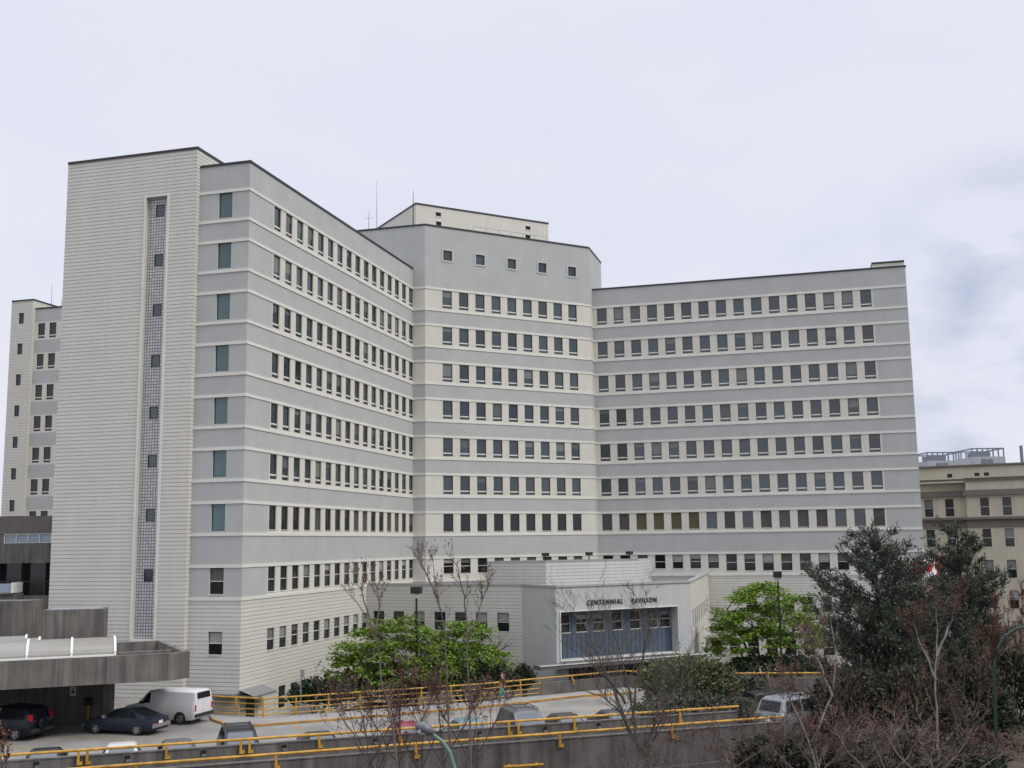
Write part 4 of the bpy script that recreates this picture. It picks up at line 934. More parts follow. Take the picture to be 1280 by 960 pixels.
# ------------------------------------------------------------------ lamps, sign, flag
def shoebox(px, y, Dp, lab):
    p = dep(px, y, Dp); t = thing('street_lamp', lab, 'street lamp', T(p.x, p.y, -3.2), 'black box head lamps by the maples')
    mb = MB(); mb.tube([(p.x, p.y, -3.3), (p.x, p.y, p.z)], [.09, .075], black, 8); obj('pole', mb, t)
    mb = MB(); mb.box(-.33, .33, -.33, .33, -.04, .42, black); h = obj('lamp_head', mb, t, T(p.x, p.y, p.z, -.27))
    mb = MB(); mb.tube([(0, 0, -.36), (0, 0, -.05)], [.2, .27], lens_m, 10); obj('lens', mb, h, T(p.x, p.y, p.z, -.27))
shoebox(520.5, 741, 79, 'black box head lamp rising from the wide maple before the left wing')
shoebox(972, 721, 88, 'black box head lamp rising behind the rounded maple right of the pavilion')
Dc = 36; pb0 = dep(566, 960, Dc); pts = [dep(x, y, Dc) for x, y in ((572, 985), (568, 960), (562, 940), (553, 927), (540, 917))]
cl = thing('street_lamp', 'grey green curved arm street lamp among the reddish saplings', 'street lamp', T(pts[0].x, Dc, -3.2))
mb = MB(); armm = mat('grey_green_paint', (.12, .2, .185), .5); mb.tube([(pts[0].x+.3, Dc, -3.3), (pts[0].x+.25, Dc, 0)]+pts, [.12, .11, .075, .07, .065, .06, .05], armm, 8); obj('pole', mb, cl)
hp = dep(533, 913, Dc); hx = (pts[-1]-hp)
mb = MB(); mb.tube([dep(542, 917, Dc), dep(538, 914, Dc), dep(529, 909.5, Dc), dep(521, 908, Dc), dep(519, 909, Dc)], [.06, .15, .2, .15, .04], mat('lamp_housing', (.11, .115, .13), .4), 10); hd_ = obj('lamp_head', mb, cl, smooth=True)
mb = MB(); mb.tube([dep(533, 914, Dc-.02), dep(525, 912, Dc-.02), dep(521, 911, Dc-.02)], [.12, .15, .08], lens_m, 10); obj('lens', mb, hd_)
Dg = 43; gp = [dep(x, y, Dg) for x, y in ((1247, 1000), (1246, 940), (1243, 860), (1243, 830), (1247, 810), (1256, 795), (1270, 786), (1290, 781), (1315, 782))]
gt = thing('street_lamp', 'dark green pole with arched arm at the right side', 'street lamp', T(gp[0].x, Dg, -1))
mb = MB(); mb.tube([(gp[0].x, Dg, -1.2)]+gp, [.085, .08, .07, .06, .055, .05, .05, .048, .045, .04], dkgreen, 8); obj('pole', mb, gt)
mb = MB(); e = gp[-1]; mb.tube([e, e+Vector((.5, 0, -.05)), e+Vector((.9, 0, -.15))], [.08, .18, .06], dkgreen, 8); obj('lamp_head', mb, gt)
sp0 = onz(375.5, 896, .12); st = thing('sign_post', 'thin grey sign post beside the guard rail', 'sign', T(sp0.x, sp0.y, .12))
mb = MB(); mb.tube([(0, 0, 0), (0, 0, 2.65)], .032, chrome, 6); obj('post', mb, st, T(sp0.x, sp0.y, .12)); mb = MB(); mb.box(-.03, .2, -.03, 0, 2.2, 2.62, mat('sign_back', (.2, .2, .21), .6)); obj('plate', mb, st, T(sp0.x, sp0.y, .12))
# flag
Df = 78; fa_ = dep(1181, 699, Df); ft = thing('flag', 'red and white maple leaf flag on a pole behind the pines', 'flag', T(fa_.x, Df, -3))
mb = MB(); mb.tube([(fa_.x, Df, -3.2), (fa_.x, Df, fa_.z+.4)], .05, trimw, 8); obj('flagpole', mb, ft)
redf = mat('flag_red', (.55, .015, .02), .7); whf = mat('flag_white', (.75, .75, .75), .7)
mb = MB(); W_, Hh = 2.6, 1.3; nx, ny = 32, 16
leaf = [(0, .46), (.07, .33), (.15, .37), (.12, .14), (.22, .24), (.25, .17), (.37, .2), (.33, .08), (.38, .03), (.18, -.14), (.21, -.22), (.02, -.18), (.03, -.42), (-.03, -.42), (-.02, -.18), (-.21, -.22), (-.18, -.14), (-.38, .03), (-.33, .08), (-.37, .2), (-.25, .17), (-.22, .24), (-.12, .14), (-.15, .37), (-.07, .33)]
def inleaf(x, y):
    c = False
    for (x0, y0), (x1, y1) in zip(leaf, leaf[1:]+leaf[:1]):
        if (y0 > y) != (y1 > y) and x < (x1-x0)*(y-y0)/(y1-y0)+x0: c = not c
    return c
def fpt(i, j):
    u = i/nx; v_ = j/ny; return (fa_.x-.06-u*W_*.85, Df+.22*math.sin(u*7+v_*.8)*(.2+u), fa_.z+.2-v_*Hh-u*u*.5+.05*math.sin(u*9))
for i in range(nx):
    for j in range(ny):
        cu_, cv = (i+.5)/nx, (j+.5)/ny; m = redf if cu_ < .25 or cu_ > .75 or inleaf((cu_-.5)*2.0, .5-cv) else whf
        mb.face([fpt(i, j), fpt(i+1, j), fpt(i+1, j+1), fpt(i, j+1)], m)
obj('cloth', mb, ft)

# ------------------------------------------------------------------ walking person
pp_ = onz(629, 876.5, .12)
def person(x, y, z, rz):
    Mx = T(x, y, z, rz)
    root = thing('person', 'person with long brown hair and teal trousers walking along the sidewalk', 'person', T(x, y, z, rz))
    def skin(name, verts, edges, rad, m, parent, lev=2, root_i=0):
        me = bpy.data.meshes.new(name); me.from_pydata(verts, edges, []); o = bpy.data.objects.new(name, me); COL.objects.link(o)
        mod = o.modifiers.new('s', 'SKIN'); sv = me.skin_vertices[0].data
        for i, r in enumerate(rad): sv[i].radius = (r, r) if not isinstance(r, tuple) else r; sv[i].use_root = i == root_i
        ss = o.modifiers.new('u', 'SUBSURF'); ss.levels = ss.render_levels = lev
        dg = bpy.context.evaluated_depsgraph_get(); me2 = bpy.data.meshes.new_from_object(o.evaluated_get(dg)); bpy.data.objects.remove(o)
        me2.materials.clear(); [me2.materials.append(q) for q in (m if isinstance(m, list) else [m])]
        for p in me2.polygons: p.use_smooth = True
        return me2
    sk = mat('skin', (.45, .27, .19), .6); top = mat('brown_top', (.10, .05, .03), .9); tr_ = mat('teal_trousers', (.03, .20, .26), .9); hair = mat('brown_hair', (.12, .05, .022), .8); shoe = mat('dark_shoe', (.05, .045, .05), .8)
    vs = [(0, 0, .92), (0, 0, 1.1), (.01, 0, 1.3), (.02, 0, 1.42), (.04, 0, 1.49), (.05, 0, 1.57), (.06, 0, 1.66),
          (0, .09, .9), (.2, .10, .5), (.28, .10, .1), (.38, .10, .05), (0, -.09, .9), (-.04, -.10, .5), (-.34, -.10, .16), (-.27, -.10, .05),
          (.02, .17, 1.38), (-.1, .21, 1.13), (-.02, .22, .92), (.02, .22, .84), (.02, -.17, 1.38), (.1, -.21, 1.13), (.26, -.2, .97), (.31, -.2, .9)]
    es = [(0, 1), (1, 2), (2, 3), (3, 4), (4, 5), (5, 6), (0, 7), (7, 8), (8, 9), (9, 10), (0, 11), (11, 12), (12, 13), (13, 14), (3, 15), (15, 16), (16, 17), (17, 18), (3, 19), (19, 20), (20, 21), (21, 22)]
    rd = [.13, .11, .13, .11, .05, .085, .08, .095, .065, .05, .04, .095, .065, .05, .04, .06, .045, .033, .03, .06, .045, .033, .03]
    me = skin('body', vs, es, rd, [sk, top, tr_, shoe], root)
    for p in me.polygons:
        c = p.center
        p.material_index = 3 if c.z < .09 or (c.z < .2 and c.x < -.25) else 2 if c.z < .93 and abs(c.y) < .19 and not (c.z > .82 and abs(c.y) > .175) else 1 if c.z < 1.46 and c.z > .98 else 0
    put('body', me, root, Mx)
    vs = [(-.0, 0, 1.7), (-.06, 0, 1.64), (-.09, 0, 1.5), (-.09, 0, 1.34)]
    put('hair', skin('hair', vs, [(0, 1), (1, 2), (2, 3)], [.085, .1, .1, .06], hair, root), root, Mx)
    f = MB()
    for sgn in (1, -1): f.box(.135, .145, sgn*.03-.012, sgn*.03+.012, 1.6, 1.615, black)
    f.box(.14, .165, -.012, .012, 1.565, 1.595, sk); f.box(.13, .14, -.025, .025, 1.53, 1.54, mat('lips', (.3, .08, .07), .6))
    obj('face', f, root, Mx)
    for sgn, hx_, hz_ in ((1, .02, .84), (-1, .31, .9)):
        h_ = MB()
        for k in range(4): yy = sgn*.22 if sgn > 0 else -.2; h_.tube([(hx_-.025+.017*k, yy, hz_-.01), (hx_-.025+.018*k+.01, yy, hz_-.05), (hx_-.02+.018*k+.025, yy-sgn*.01, hz_-.075-.006*(k in (1, 2)))], [.01, .009, .006], sk, 6)
        h_.tube([(hx_+.03, yy, hz_), (hx_+.05, yy-sgn*.01, hz_-.03), (hx_+.055, yy-sgn*.015, hz_-.05)], [.011, .01, .007], sk, 6)
        obj('hand', h_, root, Mx)
person(pp_.x, pp_.y-.25, .12, math.radians(205))

# ------------------------------------------------------------------ vegetation
bark_d = mat('dark_bark', (.045, .038, .032), .95, var=.3, scale=4); bark_p = mat('pale_bark', (.24, .215, .19), .9, var=.3, scale=4); bark_r = mat('red_brown_twig', (.075, .055, .048), .9, var=.3, scale=4); bark_g = mat('grey_twig', (.13, .108, .092), .9, var=.3, scale=4)
leaf_m = mat('maple_leaf', (.21, .33, .03), .6, island=.55, trans=.35, dark=(.055, .11, .012)); pine_m = mat('pine_needle', (.072, .090, .056), .8, island=.6, dark=(.022, .030, .021)); bud_r = mat('red_bud', (.155, .066, .052), .8, island=.5); bud_b = mat('brown_bud', (.13, .05, .03), .8, island=.5)
jun_m = mat('juniper_leaf', (.125, .15, .055), .8, island=.6, dark=(.035, .05, .02)); shr_m = mat('shrub_leaf', (.10, .115, .08), .85, island=.6, dark=(.025, .03, .02)); yl_m = mat('young_leaf', (.15, .16, .03), .7, island=.5); hedge_m = mat('dark_hedge_leaf', (.02, .045, .014), .8, island=.6)
def leafquad(mb, p, r, rg, m, long=1.0, dirv=None):
    d_ = dirv or Vector((rg.gauss(0, 1), rg.gauss(0, 1), rg.gauss(0, 1)))
    if d_.length < 1e-6: d_ = Vector((1, 0, 0))
    d_ = d_.normalized(); s_ = d_.cross(Vector((rg.gauss(0, 1), rg.gauss(0, 1), rg.gauss(0, 1)))).normalized()
    mb.face([p-d_*r*long, p+s_*r*.55, p+d_*r*long, p-s_*r*.55], m)
def twig(mb, rg, p, d_, L, r, lev, m, buds=None, bm_=None, bsz=.05, nside=(3, 5), spread=.6, up=.25, seg=4, nb=3, curl=.22):
    """a limb with its side twigs, buds on the outermost"""
    pts = [p]; dd = d_.normalized(); rs = [r]
    for i in range(seg):
        dd = (dd+Vector((rg.gauss(0, curl), rg.gauss(0, curl), rg.gauss(0, curl)*.6+up*.25))).normalized()
        pts.append(pts[-1]+dd*L/seg); rs.append(r*(1-.75*(i+1)/seg))
    mb.tube(pts, rs, m, 5 if r > .03 else 3, caps=False)
    if buds is not None and lev <= 1:
        for i in range(nb):
            t = rg.uniform(.25, 1); k = min(seg-1, int(t*seg)); q_ = pts[k].lerp(pts[k+1], t*seg-k)
            leafquad(buds, q_+Vector((rg.uniform(-.04, .04), rg.uniform(-.04, .04), rg.uniform(-.02, .06))), bsz*.72*rg.uniform(.6, 1.3), rg, bm_, 1.3)
    if lev > 0:
        for i in range(rg.randint(*nside)):
            t = rg.uniform(.25, .97); k = min(seg-1, int(t*seg)); q_ = pts[k].lerp(pts[k+1], t*seg-k)
            ax = (pts[k+1]-pts[k]).normalized(); rnd_ = Vector((rg.gauss(0, 1), rg.gauss(0, 1), rg.gauss(0, .7)))
            sd_ = (rnd_-ax*rnd_.dot(ax)).normalized()
            twig(mb, rg, q_, ax*(1-spread*.5)+sd_*spread+Vector((0, 0, up*.5)), L*rg.uniform(.42, .75), max(rs[k]*.55, .006), lev-1, m, buds, bm_, bsz, nside, spread, up, max(3, seg-1), nb, curl)
twig_d = mat('dark_twig', (.07, .052, .044), .95)
def bare_tree(name, label, cat, stems, base_z, m, bm_, seed, lev=2, nlimb=9, limbL=1.6, bsz=.05, nb=3, r0=.07, spread=.6, up=.35, start=.35, group=None, nside=(3, 5), taper=.85):
    rg = random.Random(seed); mb = MB(); bd = MB()
    b0 = stems[0][0]; root = thing(name, label, cat, T(b0.x, b0.y, base_z), group)
    for st in stems:
        pts = [Vector(p) for p in st]
        if st is stems[0]: pts = [Vector((pts[0].x, pts[0].y, base_z-.1))]+pts
        # wiggle
        fine = []
        for a_, b_ in zip(pts, pts[1:]):
            for k in range(4): fine.append(a_.lerp(b_, k/4)+Vector((rg.gauss(0, .025), rg.gauss(0, .03), 0))*(1 if k else 0))
        fine.append(pts[-1]); n = len(fine)
        rr0 = r0 if st is stems[0] else r0*.7
        rs = [rr0*(1-taper*i/(n-1)) for i in range(n)]
        mb.tube(fine, rs, m, 6, caps=False)
        for i in range(nlimb):
            t = rg.uniform(start, .99); k = min(n-2, int(t*(n-1))); p = fine[k].lerp(fine[k+1], t*(n-1)-k); ax = (fine[k+1]-fine[k]).normalized()
            an = rg.uniform(0, 2*PI); sd_ = Vector((math.cos(an), math.sin(an), 0))
            twig(mb, rg, p, ax*(1-spread*.6)+sd_*spread+Vector((0, 0, up*.4)), limbL*rg.uniform(.5, 1.1)*(1.25-t*.75), rs[k]*.5, lev, twig_d if m in (bark_p, bark_r) and rg.random() < .75 else m, bd, bm_, bsz, nside, spread, up, 4, nb)
        for i in range(nb*3):
            t = rg.uniform(.6, 1); k = min(n-2, int(t*(n-1))); leafquad(bd, fine[k]+Vector((rg.gauss(0, .05), rg.gauss(0, .05), 0)), bsz*.8, rg, bm_, 1.2)
    obj('trunk', mb, root)
    if bd.f: obj('crown', bd, root)
    return root
def PX(D_, *pts): return [dep(x, y, D_) for x, y in pts]
# -- broad bright maples
def maple(label, px, py, wpx, hpx, Dp, base, seed, nclump, lsz=.135):
    rg = random.Random(seed); k = Dp/FPX; c = dep(px, py, Dp); W2, H2 = wpx*k/2, hpx*k
    root = thing('maple_tree', label, 'tree', T(c.x, Dp, base), 'bright green maples in the planting beds')
    tr = MB(); cr_ = MB()
    top = c.z+H2*.5
    for s in range(4):
        an = s*1.6+rg.random(); ln = Vector((math.cos(an), math.sin(an), 0))
        pts = [Vector((c.x, Dp, base-.1))+ln*.15, Vector((c.x, Dp, base+1.2))+ln*.3, Vector((c.x, Dp, (base+c.z)/2))+ln*W2*.3, Vector((c.x, Dp, c.z))+ln*W2*.6, Vector((c.x, Dp, c.z+H2*.2))+ln*W2*.8]
        tr.tube(pts, [.16, .13, .1, .06, .02], bark_d, 6, caps=False)
        for q in range(5):
            twig(tr, rg, pts[2].lerp(pts[4], rg.random()), Vector((rg.gauss(0, 1), rg.gauss(0, 1), .4)), W2*.5, .05, 1, bark_d)
    for i in range(nclump):
        # flat sprays layered over a dome
        an = rg.uniform(0, 2*PI); rr_ = math.sqrt(rg.random()); x_, y_ = math.cos(an)*rr_, math.sin(an)*rr_
        dome = math.sqrt(max(0, 1-rr_*rr_*.92)); lay = rg.choice([1, .98, .72, .7, .42])
        zz_ = c.z-H2*.5+H2*(.05+.92*dome*lay)+rg.gauss(0, .12)
        zz_ += .45*noise.noise((x_*2.3+seed, y_*2.3, 1.7))
        cc = Vector((c.x+x_*W2*(1+.12*math.sin(an*3+seed)), Dp+y_*W2*.8, zz_)); cw = rg.uniform(.45, .95)
        for q in range(int(62*cw/.7)):
            o_ = Vector((rg.gauss(0, .5)*cw, rg.gauss(0, .5)*cw, 0)); o_.z = rg.gauss(0, .10)-.14*o_.length
            nrm = Vector((rg.gauss(0, .5), rg.gauss(0, .5), 1)); d_ = Vector((rg.gauss(0, 1), rg.gauss(0, 1), rg.gauss(-.2, .3))); d_ = (d_-nrm*d_.dot(nrm)/nrm.length_squared).normalized(); s_ = nrm.cross(d_).normalized(); r_ = lsz*rg.uniform(.6, 1.15); p = cc+o_
            cr_.face([p-d_*r_, p+s_*r_*.7, p+d_*r_, p-s_*r_*.7], leaf_m)
    obj('trunk', tr, root); obj('crown', cr_, root)
maple('wide bright green maple before the left wing behind the guard rail', 495, 822, 158, 96, 80, -3.1, 11, 250)
maple('smaller bright green maple near the grey pavilion corner', 583, 823, 112, 88, 82, -3.1, 12, 170)
maple('rounded bright green maple right of the entrance pavilion', 957, 779, 142, 100, 92, -3.1, 13, 250, .145)
# -- pines
def pine(label, px, ytop, ybot, wpx, Dp, base, seed, ntier, group, lean=0, den=1.0):
    rg = random.Random(seed); k = Dp/FPX; t_ = dep(px, ytop, Dp); b_z = dep(px, ybot, Dp).z; W2 = wpx*k/2
    root = thing('pine_tree', label, 'tree', T(t_.x-lean, Dp, base), group)
    tr = MB(); cr_ = MB(); tip = Vector((t_.x, Dp, t_.z)); ft_ = Vector((t_.x-lean, Dp, base-.1))
    tr.tube([ft_, ft_.lerp(tip, .4)+Vector((.1, 0, 0)), ft_.lerp(tip, .75), tip], [.26, .19, .1, .02], bark_d, 7, caps=False)
    def shoot(p, d_, L):
        d_ = d_.normalized(); n = 16
        for i in range(n):
            q_ = p+d_*L*(i/n); a2 = Vector((rg.gauss(0, 1), rg.gauss(0, 1), rg.gauss(0, 1))); a2 = (a2-d_*a2.dot(d_)).normalized()
            q_ = q_+a2*.05; v_ = (d_*.95+a2*.75).normalized(); w2 = v_.cross(Vector((rg.gauss(0, 1), rg.gauss(0, 1), rg.gauss(0, 1)))).normalized(); L2_ = .22*rg.uniform(.7, 1.2); cr_.face([q_-w2*.02, q_+v_*L2_*.5-w2*.03, q_+v_*L2_, q_+v_*L2_*.5+w2*.03], pine_m)
    for i in range(ntier):
        t = (i+.5)/ntier; z = t_.z-.5-(t_.z-b_z)*t**.9
        ax = ft_.lerp(tip, (z-ft_.z)/(tip.z-ft_.z)); prof = min(1, .3+t*2.0)*(1-.25*max(0, t-.7)/.3)
        for j in range(int((4+4*min(1, t*2))*den)):
            an = rg.uniform(0, 2*PI); L = W2*prof*rg.uniform(.45, 1.2); dd = Vector((math.cos(an), math.sin(an), rg.uniform(-.05, .5)+.5*max(0, .3-t)))
            pts = [ax+Vector((0, 0, rg.gauss(0, .2)))]
            for s in range(4): dd = (dd+Vector((rg.gauss(0, .14), rg.gauss(0, .14), .11))).normalized(); pts.append(pts[-1]+dd*L/4)
            tr.tube(pts, [.045, .035, .025, .015, .006], bark_d, 4, caps=False)
            for s in range(int(5+L*5)):
                f = rg.uniform(.06, 1)**.75; kk = min(3, int(f*4)); p = pts[kk].lerp(pts[kk+1], f*4-kk)
                sd_ = Vector((rg.gauss(0, .5), rg.gauss(0, .5), rg.gauss(.5, .35))); 
                shoot(p, (pts[kk+1]-pts[kk]).normalized()*.6+sd_*.9, rg.uniform(.3, .7))
    for i in range(7): shoot(tip-Vector((0, 0, .1*i)), Vector((rg.gauss(0, .4), rg.gauss(0, .4), 1)), .55)
    obj('trunk', tr, root); obj('crown', cr_, root)
pine('dark pine with ragged top in front of the right wing end', 1092, 664, 905, 190, 58, -2, 21, 17, 'dark pines at the right', den=1.4)
pine('dark bushy pine in front of the beige building', 1196, 660, 890, 135, 64, -2, 22, 17, 'dark pines at the right', den=1.4)
pine('lower dark pine filling the gap between the two taller pines', 1145, 724, 925, 170, 61, -2, 23, 14, 'dark pines at the right', den=1.3)
# -- bushes
def bush(name, label, px, py, wpx, hpx, Dp, base, m, seed, n, sz=.14, long=1.2, flat=.7, stem=True, group=None, upd=.3):
    rg = random.Random(seed); k = Dp/FPX; c = dep(px, py, Dp); W2, H2 = wpx*k/2, hpx*k/2
    root = thing(name, label, 'shrub', T(c.x, Dp, base), group); cr_ = MB(); tr = MB()
    for i in range(n):
        an = rg.uniform(0, 2*PI); ct = rg.uniform(-.6, 1); st_ = math.sqrt(max(0, 1-ct*ct)); r_ = rg.uniform(.45, 1)**.5
        bmp = 1+.3*noise.noise((math.cos(an)*st_*2+seed, math.sin(an)*st_*2, ct*2))
        p = Vector((c.x+math.cos(an)*st_*W2*r_*bmp, Dp+math.sin(an)*st_*W2*flat*r_*bmp, c.z+ct*H2*r_*bmp))
        o_ = (p-c).normalized()
        for q in range(4): leafquad(cr_, p+Vector((rg.gauss(0, .12), rg.gauss(0, .12), rg.gauss(0, .12))), sz*rg.uniform(.6, 1.3), rg, m, long, o_+Vector((rg.gauss(0, .6), rg.gauss(0, .6), upd+rg.gauss(0, .4))))
    for i in range(9): tr.tube([(c.x+rg.gauss(0, .1), Dp+rg.gauss(0, .1), base-.05), (c.x+rg.uniform(-1, 1)*W2*.4, Dp+rg.uniform(-.4, .4)*W2, (base+c.z)/2), (c.x+rg.uniform(-1, 1)*W2*.75, Dp+rg.uniform(-.5, .5)*W2, c.z+H2*.3)], [.06, .04, .012], bark_d, 5, caps=False)
    obj('stems', tr, root); obj('foliage', cr_, root)
bush('juniper_bush', 'olive green feathery bush between the bare tree and the silver minivan', 862, 858, 122, 68, 62, 0, jun_m, 31, 2800, .105)
bush('shrub', 'low grey green shrub under the olive bush behind the inner parapet', 868, 886, 150, 34, 60, 0, shr_m, 32, 1700, .09)
bush('shrub', 'grey green twiggy shrub left of the dark suv with roof rack', 935, 868, 60, 40, 63, 0, shr_m, 33, 450, .12)
bush('shrub', 'dark round clipped shrub at the grey pavilion corner', 654, 848, 26, 30, 79, -2.8, hedge_m, 34, 320, .12, 1)
bush('shrub', 'dark green shrub below the basement windows behind the guard rail', 400, 868, 70, 34, 74, -3, hedge_m, 35, 480, .14)
bush('shrub', 'dark hedge shrub under the rounded maple right of the pavilion', 965, 833, 120, 24, 90, -3, hedge_m, 36, 700, .16)
bush('shrub', 'dark green shrub at the foot of the smaller maple', 600, 850, 110, 40, 80, -3, hedge_m, 37, 500, .15)
dark_m = mat('dark_evergreen_leaf', (.040, .048, .022), .85, island=.6, dark=(.012, .014, .009))
bush('shrub', 'dark olive evergreen shrub below the ragged pine', 1062, 893, 130, 92, 55, -1, dark_m, 81, 1500, .12)
bush('shrub', 'dark olive evergreen shrub between the slender trunk and the ragged pine', 1140, 895, 130, 110, 54, -1, dark_m, 82, 1600, .12)
bush('shrub', 'dark evergreen shrub between the slender trunk and the green pole', 1207, 880, 110, 100, 56, -1, dark_m, 83, 1500, .12)
bush('shrub', 'dark evergreen shrub at right edge behind the green pole', 1268, 862, 80, 90, 60, -1, dark_m, 84, 1200, .12)
bush('shrub', 'low dark evergreen shrub at the bottom below the pines and thicket', 1120, 945, 240, 50, 46, -2, dark_m, 85, 1800, .11)
bush('shrub', 'low dark evergreen shrub at the bottom below the silver minivan', 990, 945, 130, 50, 48, -2.5, dark_m, 86, 1200, .11)
bush('shrub', 'dark green shrub at the foot of the wide maple', 480, 862, 110, 34, 79, -3, hedge_m, 38, 500, .15)
# -- foreground saplings with red buds
SG = 'budding saplings in the foreground'
bare_tree('sapling', 'tall slim budding sapling with forked top nearest the left wing', 'tree', [PX(37, (500, 1000), (490, 900), (478, 860), (470, 795), (452, 762), (428, 730)), PX(37, (470, 795), (474, 755), (468, 717)), PX(37, (468, 790), (455, 752), (446, 722))], -3, bark_g, bud_r, 41, 1, 10, 1.0, .045, 3, .055, .5, .5, .4, SG, (2, 4))
bare_tree('sapling', 'tallest slim budding sapling in front of the wide maple', 'tree', [PX(37.5, (566, 1000), (560, 880), (556, 790), (546, 742), (538, 684)), PX(37.5, (548, 750), (534, 720), (524, 695))], -3, bark_g, bud_r, 42, 1, 14, 1.1, .045, 3, .055, .45, .5, .35, SG, (2, 4))
bare_tree('sapling', 'slim budding sapling between the maples and the grey pavilion corner', 'tree', [PX(37.2, (592, 1000), (587, 880), (583, 770), (574, 720), (564, 682)), PX(37.2, (584, 800), (598, 768), (612, 727))], -3, bark_g, bud_r, 43, 1, 14, 1.1, .045, 3, .055, .45, .5, .35, SG, (2, 4))
RT = [(455, 900, 440, 860, 'reddish twiggy sapling left of the curved street lamp'), (505, 830, 500, 785, 'reddish twiggy sapling in front of the maroon car'), (545, 850, 552, 790, 'reddish twiggy sapling behind the curved street lamp'), (596, 900, 590, 872, 'reddish twiggy sapling in front of the pale teal car')]
for i, (xm, ym, xt, yt, lab) in enumerate(RT):
    D_ = 38+i*.4; bx = xm+random.Random(i).uniform(-10, 10)
    bare_tree('sapling', lab, 'tree', [PX(D_, (bx, 1000), (bx, 950), (xm, ym), (xt, yt)), PX(D_, (bx, 955), (bx-30, 905), (bx-55, 865)), PX(D_, (bx, 955), (bx+30, 900), (bx+50, 855))], -3, bark_r, bud_r, 50+i, 2, 12, 1.25, .05, 2, .04, .55, .55, .3, 'low reddish saplings in the foreground', (2, 4))
bare_tree('sapling', 'small brown budded sapling at the lower left corner', 'tree', [PX(30, (4, 1000), (6, 950), (8, 905)), PX(30, (5, 970), (-6, 930), (-10, 900))], -3, bark_r, bud_b, 60, 1, 8, .5, .06, 4, .03, .5, .5, .6, None, (2, 3))
bare_tree('bare_tree', 'wide spreading leafless tree in front of the pavilion and ramp', 'tree', [PX(45, (806, 1000), (805, 945), (800, 935)), PX(45, (800, 936), (775, 890), (752, 870), (722, 862)), PX(45, (800, 940), (782, 905), (768, 860), (740, 830), (700, 800)), PX(45, (803, 938), (815, 915), (826, 885), (822, 840)), PX(45, (795, 925), (788, 870), (776, 820), (762, 770)), PX(45, (805, 940), (820, 920), (828, 890), (850, 850), (868, 800)), PX(45, (790, 905), (795, 850), (812, 790), (800, 750)), PX(45, (782, 880), (760, 845), (735, 790), (712, 755))], -3, mat('dark_grey_bark', (.10, .088, .076), .95, var=.3, scale=4), bud_b, 61, 2, 13, 2.3, .03, 1, .085, .6, .5, .2, None, (3, 5))
RG = 'bare reddish trees at the right'
bare_tree('bare_tree', 'pale slender trunk with red brown twigs in front of the bushy pine', 'tree', [PX(44, (1176, 1000), (1172, 920), (1169, 850), (1172, 790), (1169, 745)), PX(44, (1170, 850), (1150, 805), (1141, 775)), PX(44, (1171, 820), (1190, 775), (1197, 742))], -1.5, bark_p, bud_b, 62, 2, 12, 1.3, .05, 3, .07, .5, .5, .4, RG, (3, 4))
bare_tree('bare_tree', 'crooked pale stemmed tree left of the ragged pine', 'tree', [PX(43, (1030, 1000), (1012, 930), (1040, 870), (1046, 815), (1038, 770)), PX(43, (1012, 930), (990, 880), (975, 850)), PX(43, (1040, 870), (1025, 830), (1012, 795))], -2.5, bark_p, bud_r, 63, 2, 11, 1.5, .05, 3, .07, .6, .45, .25, RG, (3, 5))
bare_tree('bare_tree', 'low sprawling red twigged tree below the ramp parapet', 'tree', [PX(42, (925, 1000), (915, 950), (900, 920), (892, 890)), PX(42, (918, 960), (950, 940), (975, 925)), PX(42, (918, 960), (880, 935), (850, 925))], -2.5, bark_r, bud_r, 64, 2, 8, 1.5, .045, 2, .06, .65, .35, .2, RG, (3, 5))
bare_tree('bare_tree', 'sprawling red twigged tree below the crooked pale tree', 'tree', [PX(41, (1085, 1000), (1075, 950), (1060, 905), (1065, 870)), PX(41, (1078, 965), (1115, 920), (1130, 880)), PX(41, (1078, 965), (1045, 945), (1020, 915))], -2.5, bark_r, bud_b, 65, 2, 9, 1.5, .045, 2, .06, .65, .4, .2, RG, (3, 5))
bare_tree('bare_tree', 'red brown budding tree between the slender trunk and the green pole', 'tree', [PX(46, (1215, 1000), (1210, 920), (1205, 850), (1212, 790)), PX(46, (1212, 930), (1235, 880), (1240, 830)), PX(46, (1212, 930), (1190, 890), (1185, 850))], -1.5, bark_r, bud_b, 66, 2, 10, 1.5, .045, 2, .06, .55, .5, .2, RG, (3, 5))
bare_tree('bare_tree', 'upright brown twigged tree at the right side before the beige building', 'tree', [PX(60, (1262, 960), (1262, 880), (1260, 760)), PX(60, (1262, 900), (1250, 830), (1246, 760)), PX(60, (1262, 900), (1276, 820), (1278, 750)), PX(60, (1262, 920), (1240, 850), (1236, 780))], -.5, mat('brown_twig', (.13, .085, .058), .9, var=.3, scale=4), bud_b, 67, 2, 18, 1.7, .06, 3, .09, .3, .9, .15, RG, (3, 5))
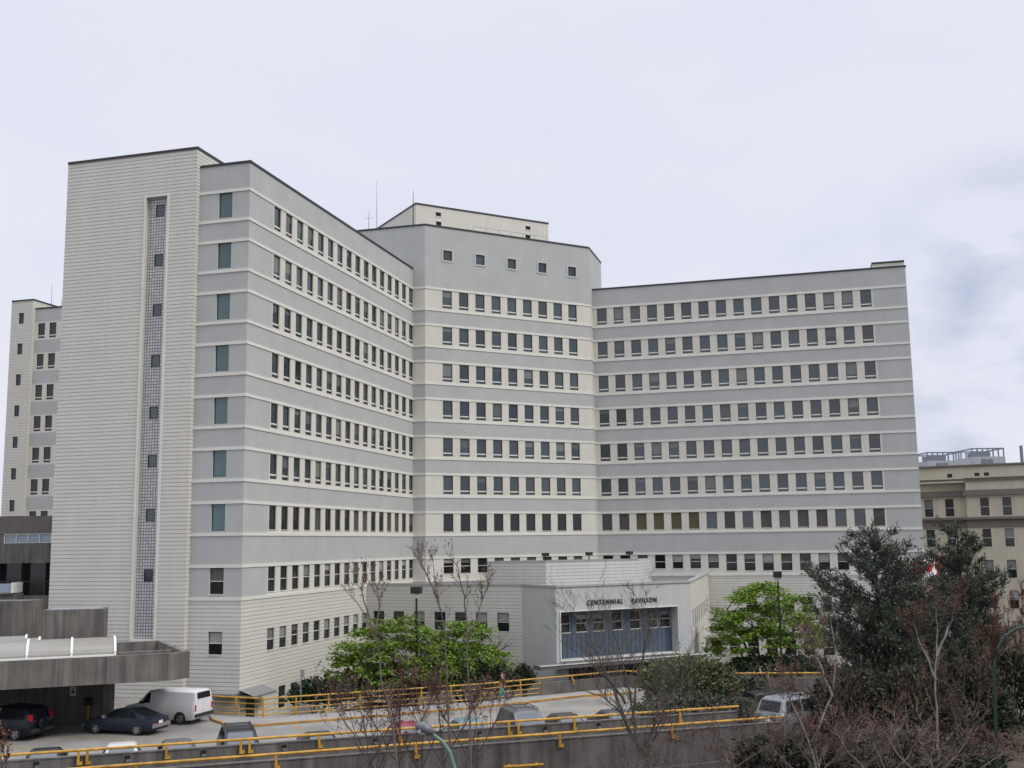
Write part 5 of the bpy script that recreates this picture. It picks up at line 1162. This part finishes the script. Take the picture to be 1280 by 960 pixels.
# -- undergrowth masses
def understory(name, label, cat, px, py, wpx, hpx, Dp, base, m, seed, n=60, col=None):
    k = Dp/FPX; c = dep(px, py, Dp); rg = random.Random(seed); tr = MB(); bd = MB()
    for i in range(n):
        x = c.x+rg.uniform(-.5, .5)*wpx*k; y = Dp+rg.uniform(-2, 2)
        twig(tr, rg, Vector((x, y, base)), Vector((rg.gauss(0, .25), rg.gauss(0, .25), 1)), (c.z+hpx*k/2-base)*rg.uniform(.6, 1.05), .03, 2, twig_d, bd, m, .055, (3, 4), .5, .4, 4, 3)
    root = thing(name, label, cat, T(c.x, Dp, base)); obj('stems', tr, root); obj('foliage', bd, root)
understory('thicket', 'red brown thicket at the foot of the dark pines', 'shrub', 1130, 915, 260, 90, 50, -1.2, bud_b, 71, 12)
understory('thicket', 'olive budded thicket below the ragged pine', 'shrub', 1070, 890, 130, 120, 54, -1.5, yl_m, 72, 26, bark_g)
understory('thicket', 'grey leafless thicket below the ramp parapet', 'shrub', 880, 960, 330, 60, 46, -3.2, bud_r, 73, 34, bark_g)

# fallen leaves and low ground cover on the bed and beneath the trees
rg = random.Random(5); gc = MB(); lit = mat('litter_leaf', (.10, .05, .03), .9, island=.7)
for i in range(9000):
    x = rg.uniform(14, 40); j = rg.random()**1.5*12; yb = 60.3+(x-14)*.13; y = yb-j/12*26; z = -.06-max(0, (j-2)/12)*2.4+.18*noise.noise((x*.35, y*.35, 4))
    leafquad(gc, Vector((x, y, z+.05)), .10*rg.uniform(.5, 1.3), rg, rg.choice([lit, lit, hedge_m, shr_m]))
tag(obj('ground_cover', gc), kind='stuff')

for i, (xm, ym, D_, bk_, bd_, lab) in enumerate(((470, 880, 39, bark_r, bud_r, 'bushy reddish sapling with many fine twigs at the foot of the forked sapling'), (525, 860, 40, bark_r, bud_r, 'bushy reddish sapling with many fine twigs by the curved lamp head'))):
    bare_tree('sapling', lab, 'tree', [PX(D_, (xm, 1000), (xm+3, 940), (xm, ym)), PX(D_, (xm, 965), (xm-26, 915), (xm-38, 880)), PX(D_, (xm, 965), (xm+24, 915), (xm+36, 885))], -3, bk_, bd_, 90+i, 2, 9, 1.3, .045, 2, .032, .6, .5, .2, 'low reddish saplings in the foreground', (2, 4))
for i, (xm, ym, D_, lab) in enumerate(((1010, 900, 40, 'pale twigged leafless tree below the pale crooked tree'), (1100, 925, 39, 'pale twigged leafless tree at the bottom below the dark evergreen shrubs'), (1160, 930, 38, 'pale twigged leafless tree at the foot of the slender trunk'))):
    bare_tree('bare_tree', lab, 'tree', [PX(D_, (xm, 1010), (xm+6, 960), (xm-8, 930), (xm, ym)), PX(D_, (xm, 980), (xm-40, 940), (xm-60, 905)), PX(D_, (xm, 980), (xm+36, 945), (xm+62, 900)), PX(D_, (xm, 985), (xm+60, 965), (xm+95, 940))], -2.8, bark_p if i != 0 else bark_g, bud_r, 96+i, 2, 9, 1.4, .04, 2, .035, .65, .35, .2, RG, (3, 5))
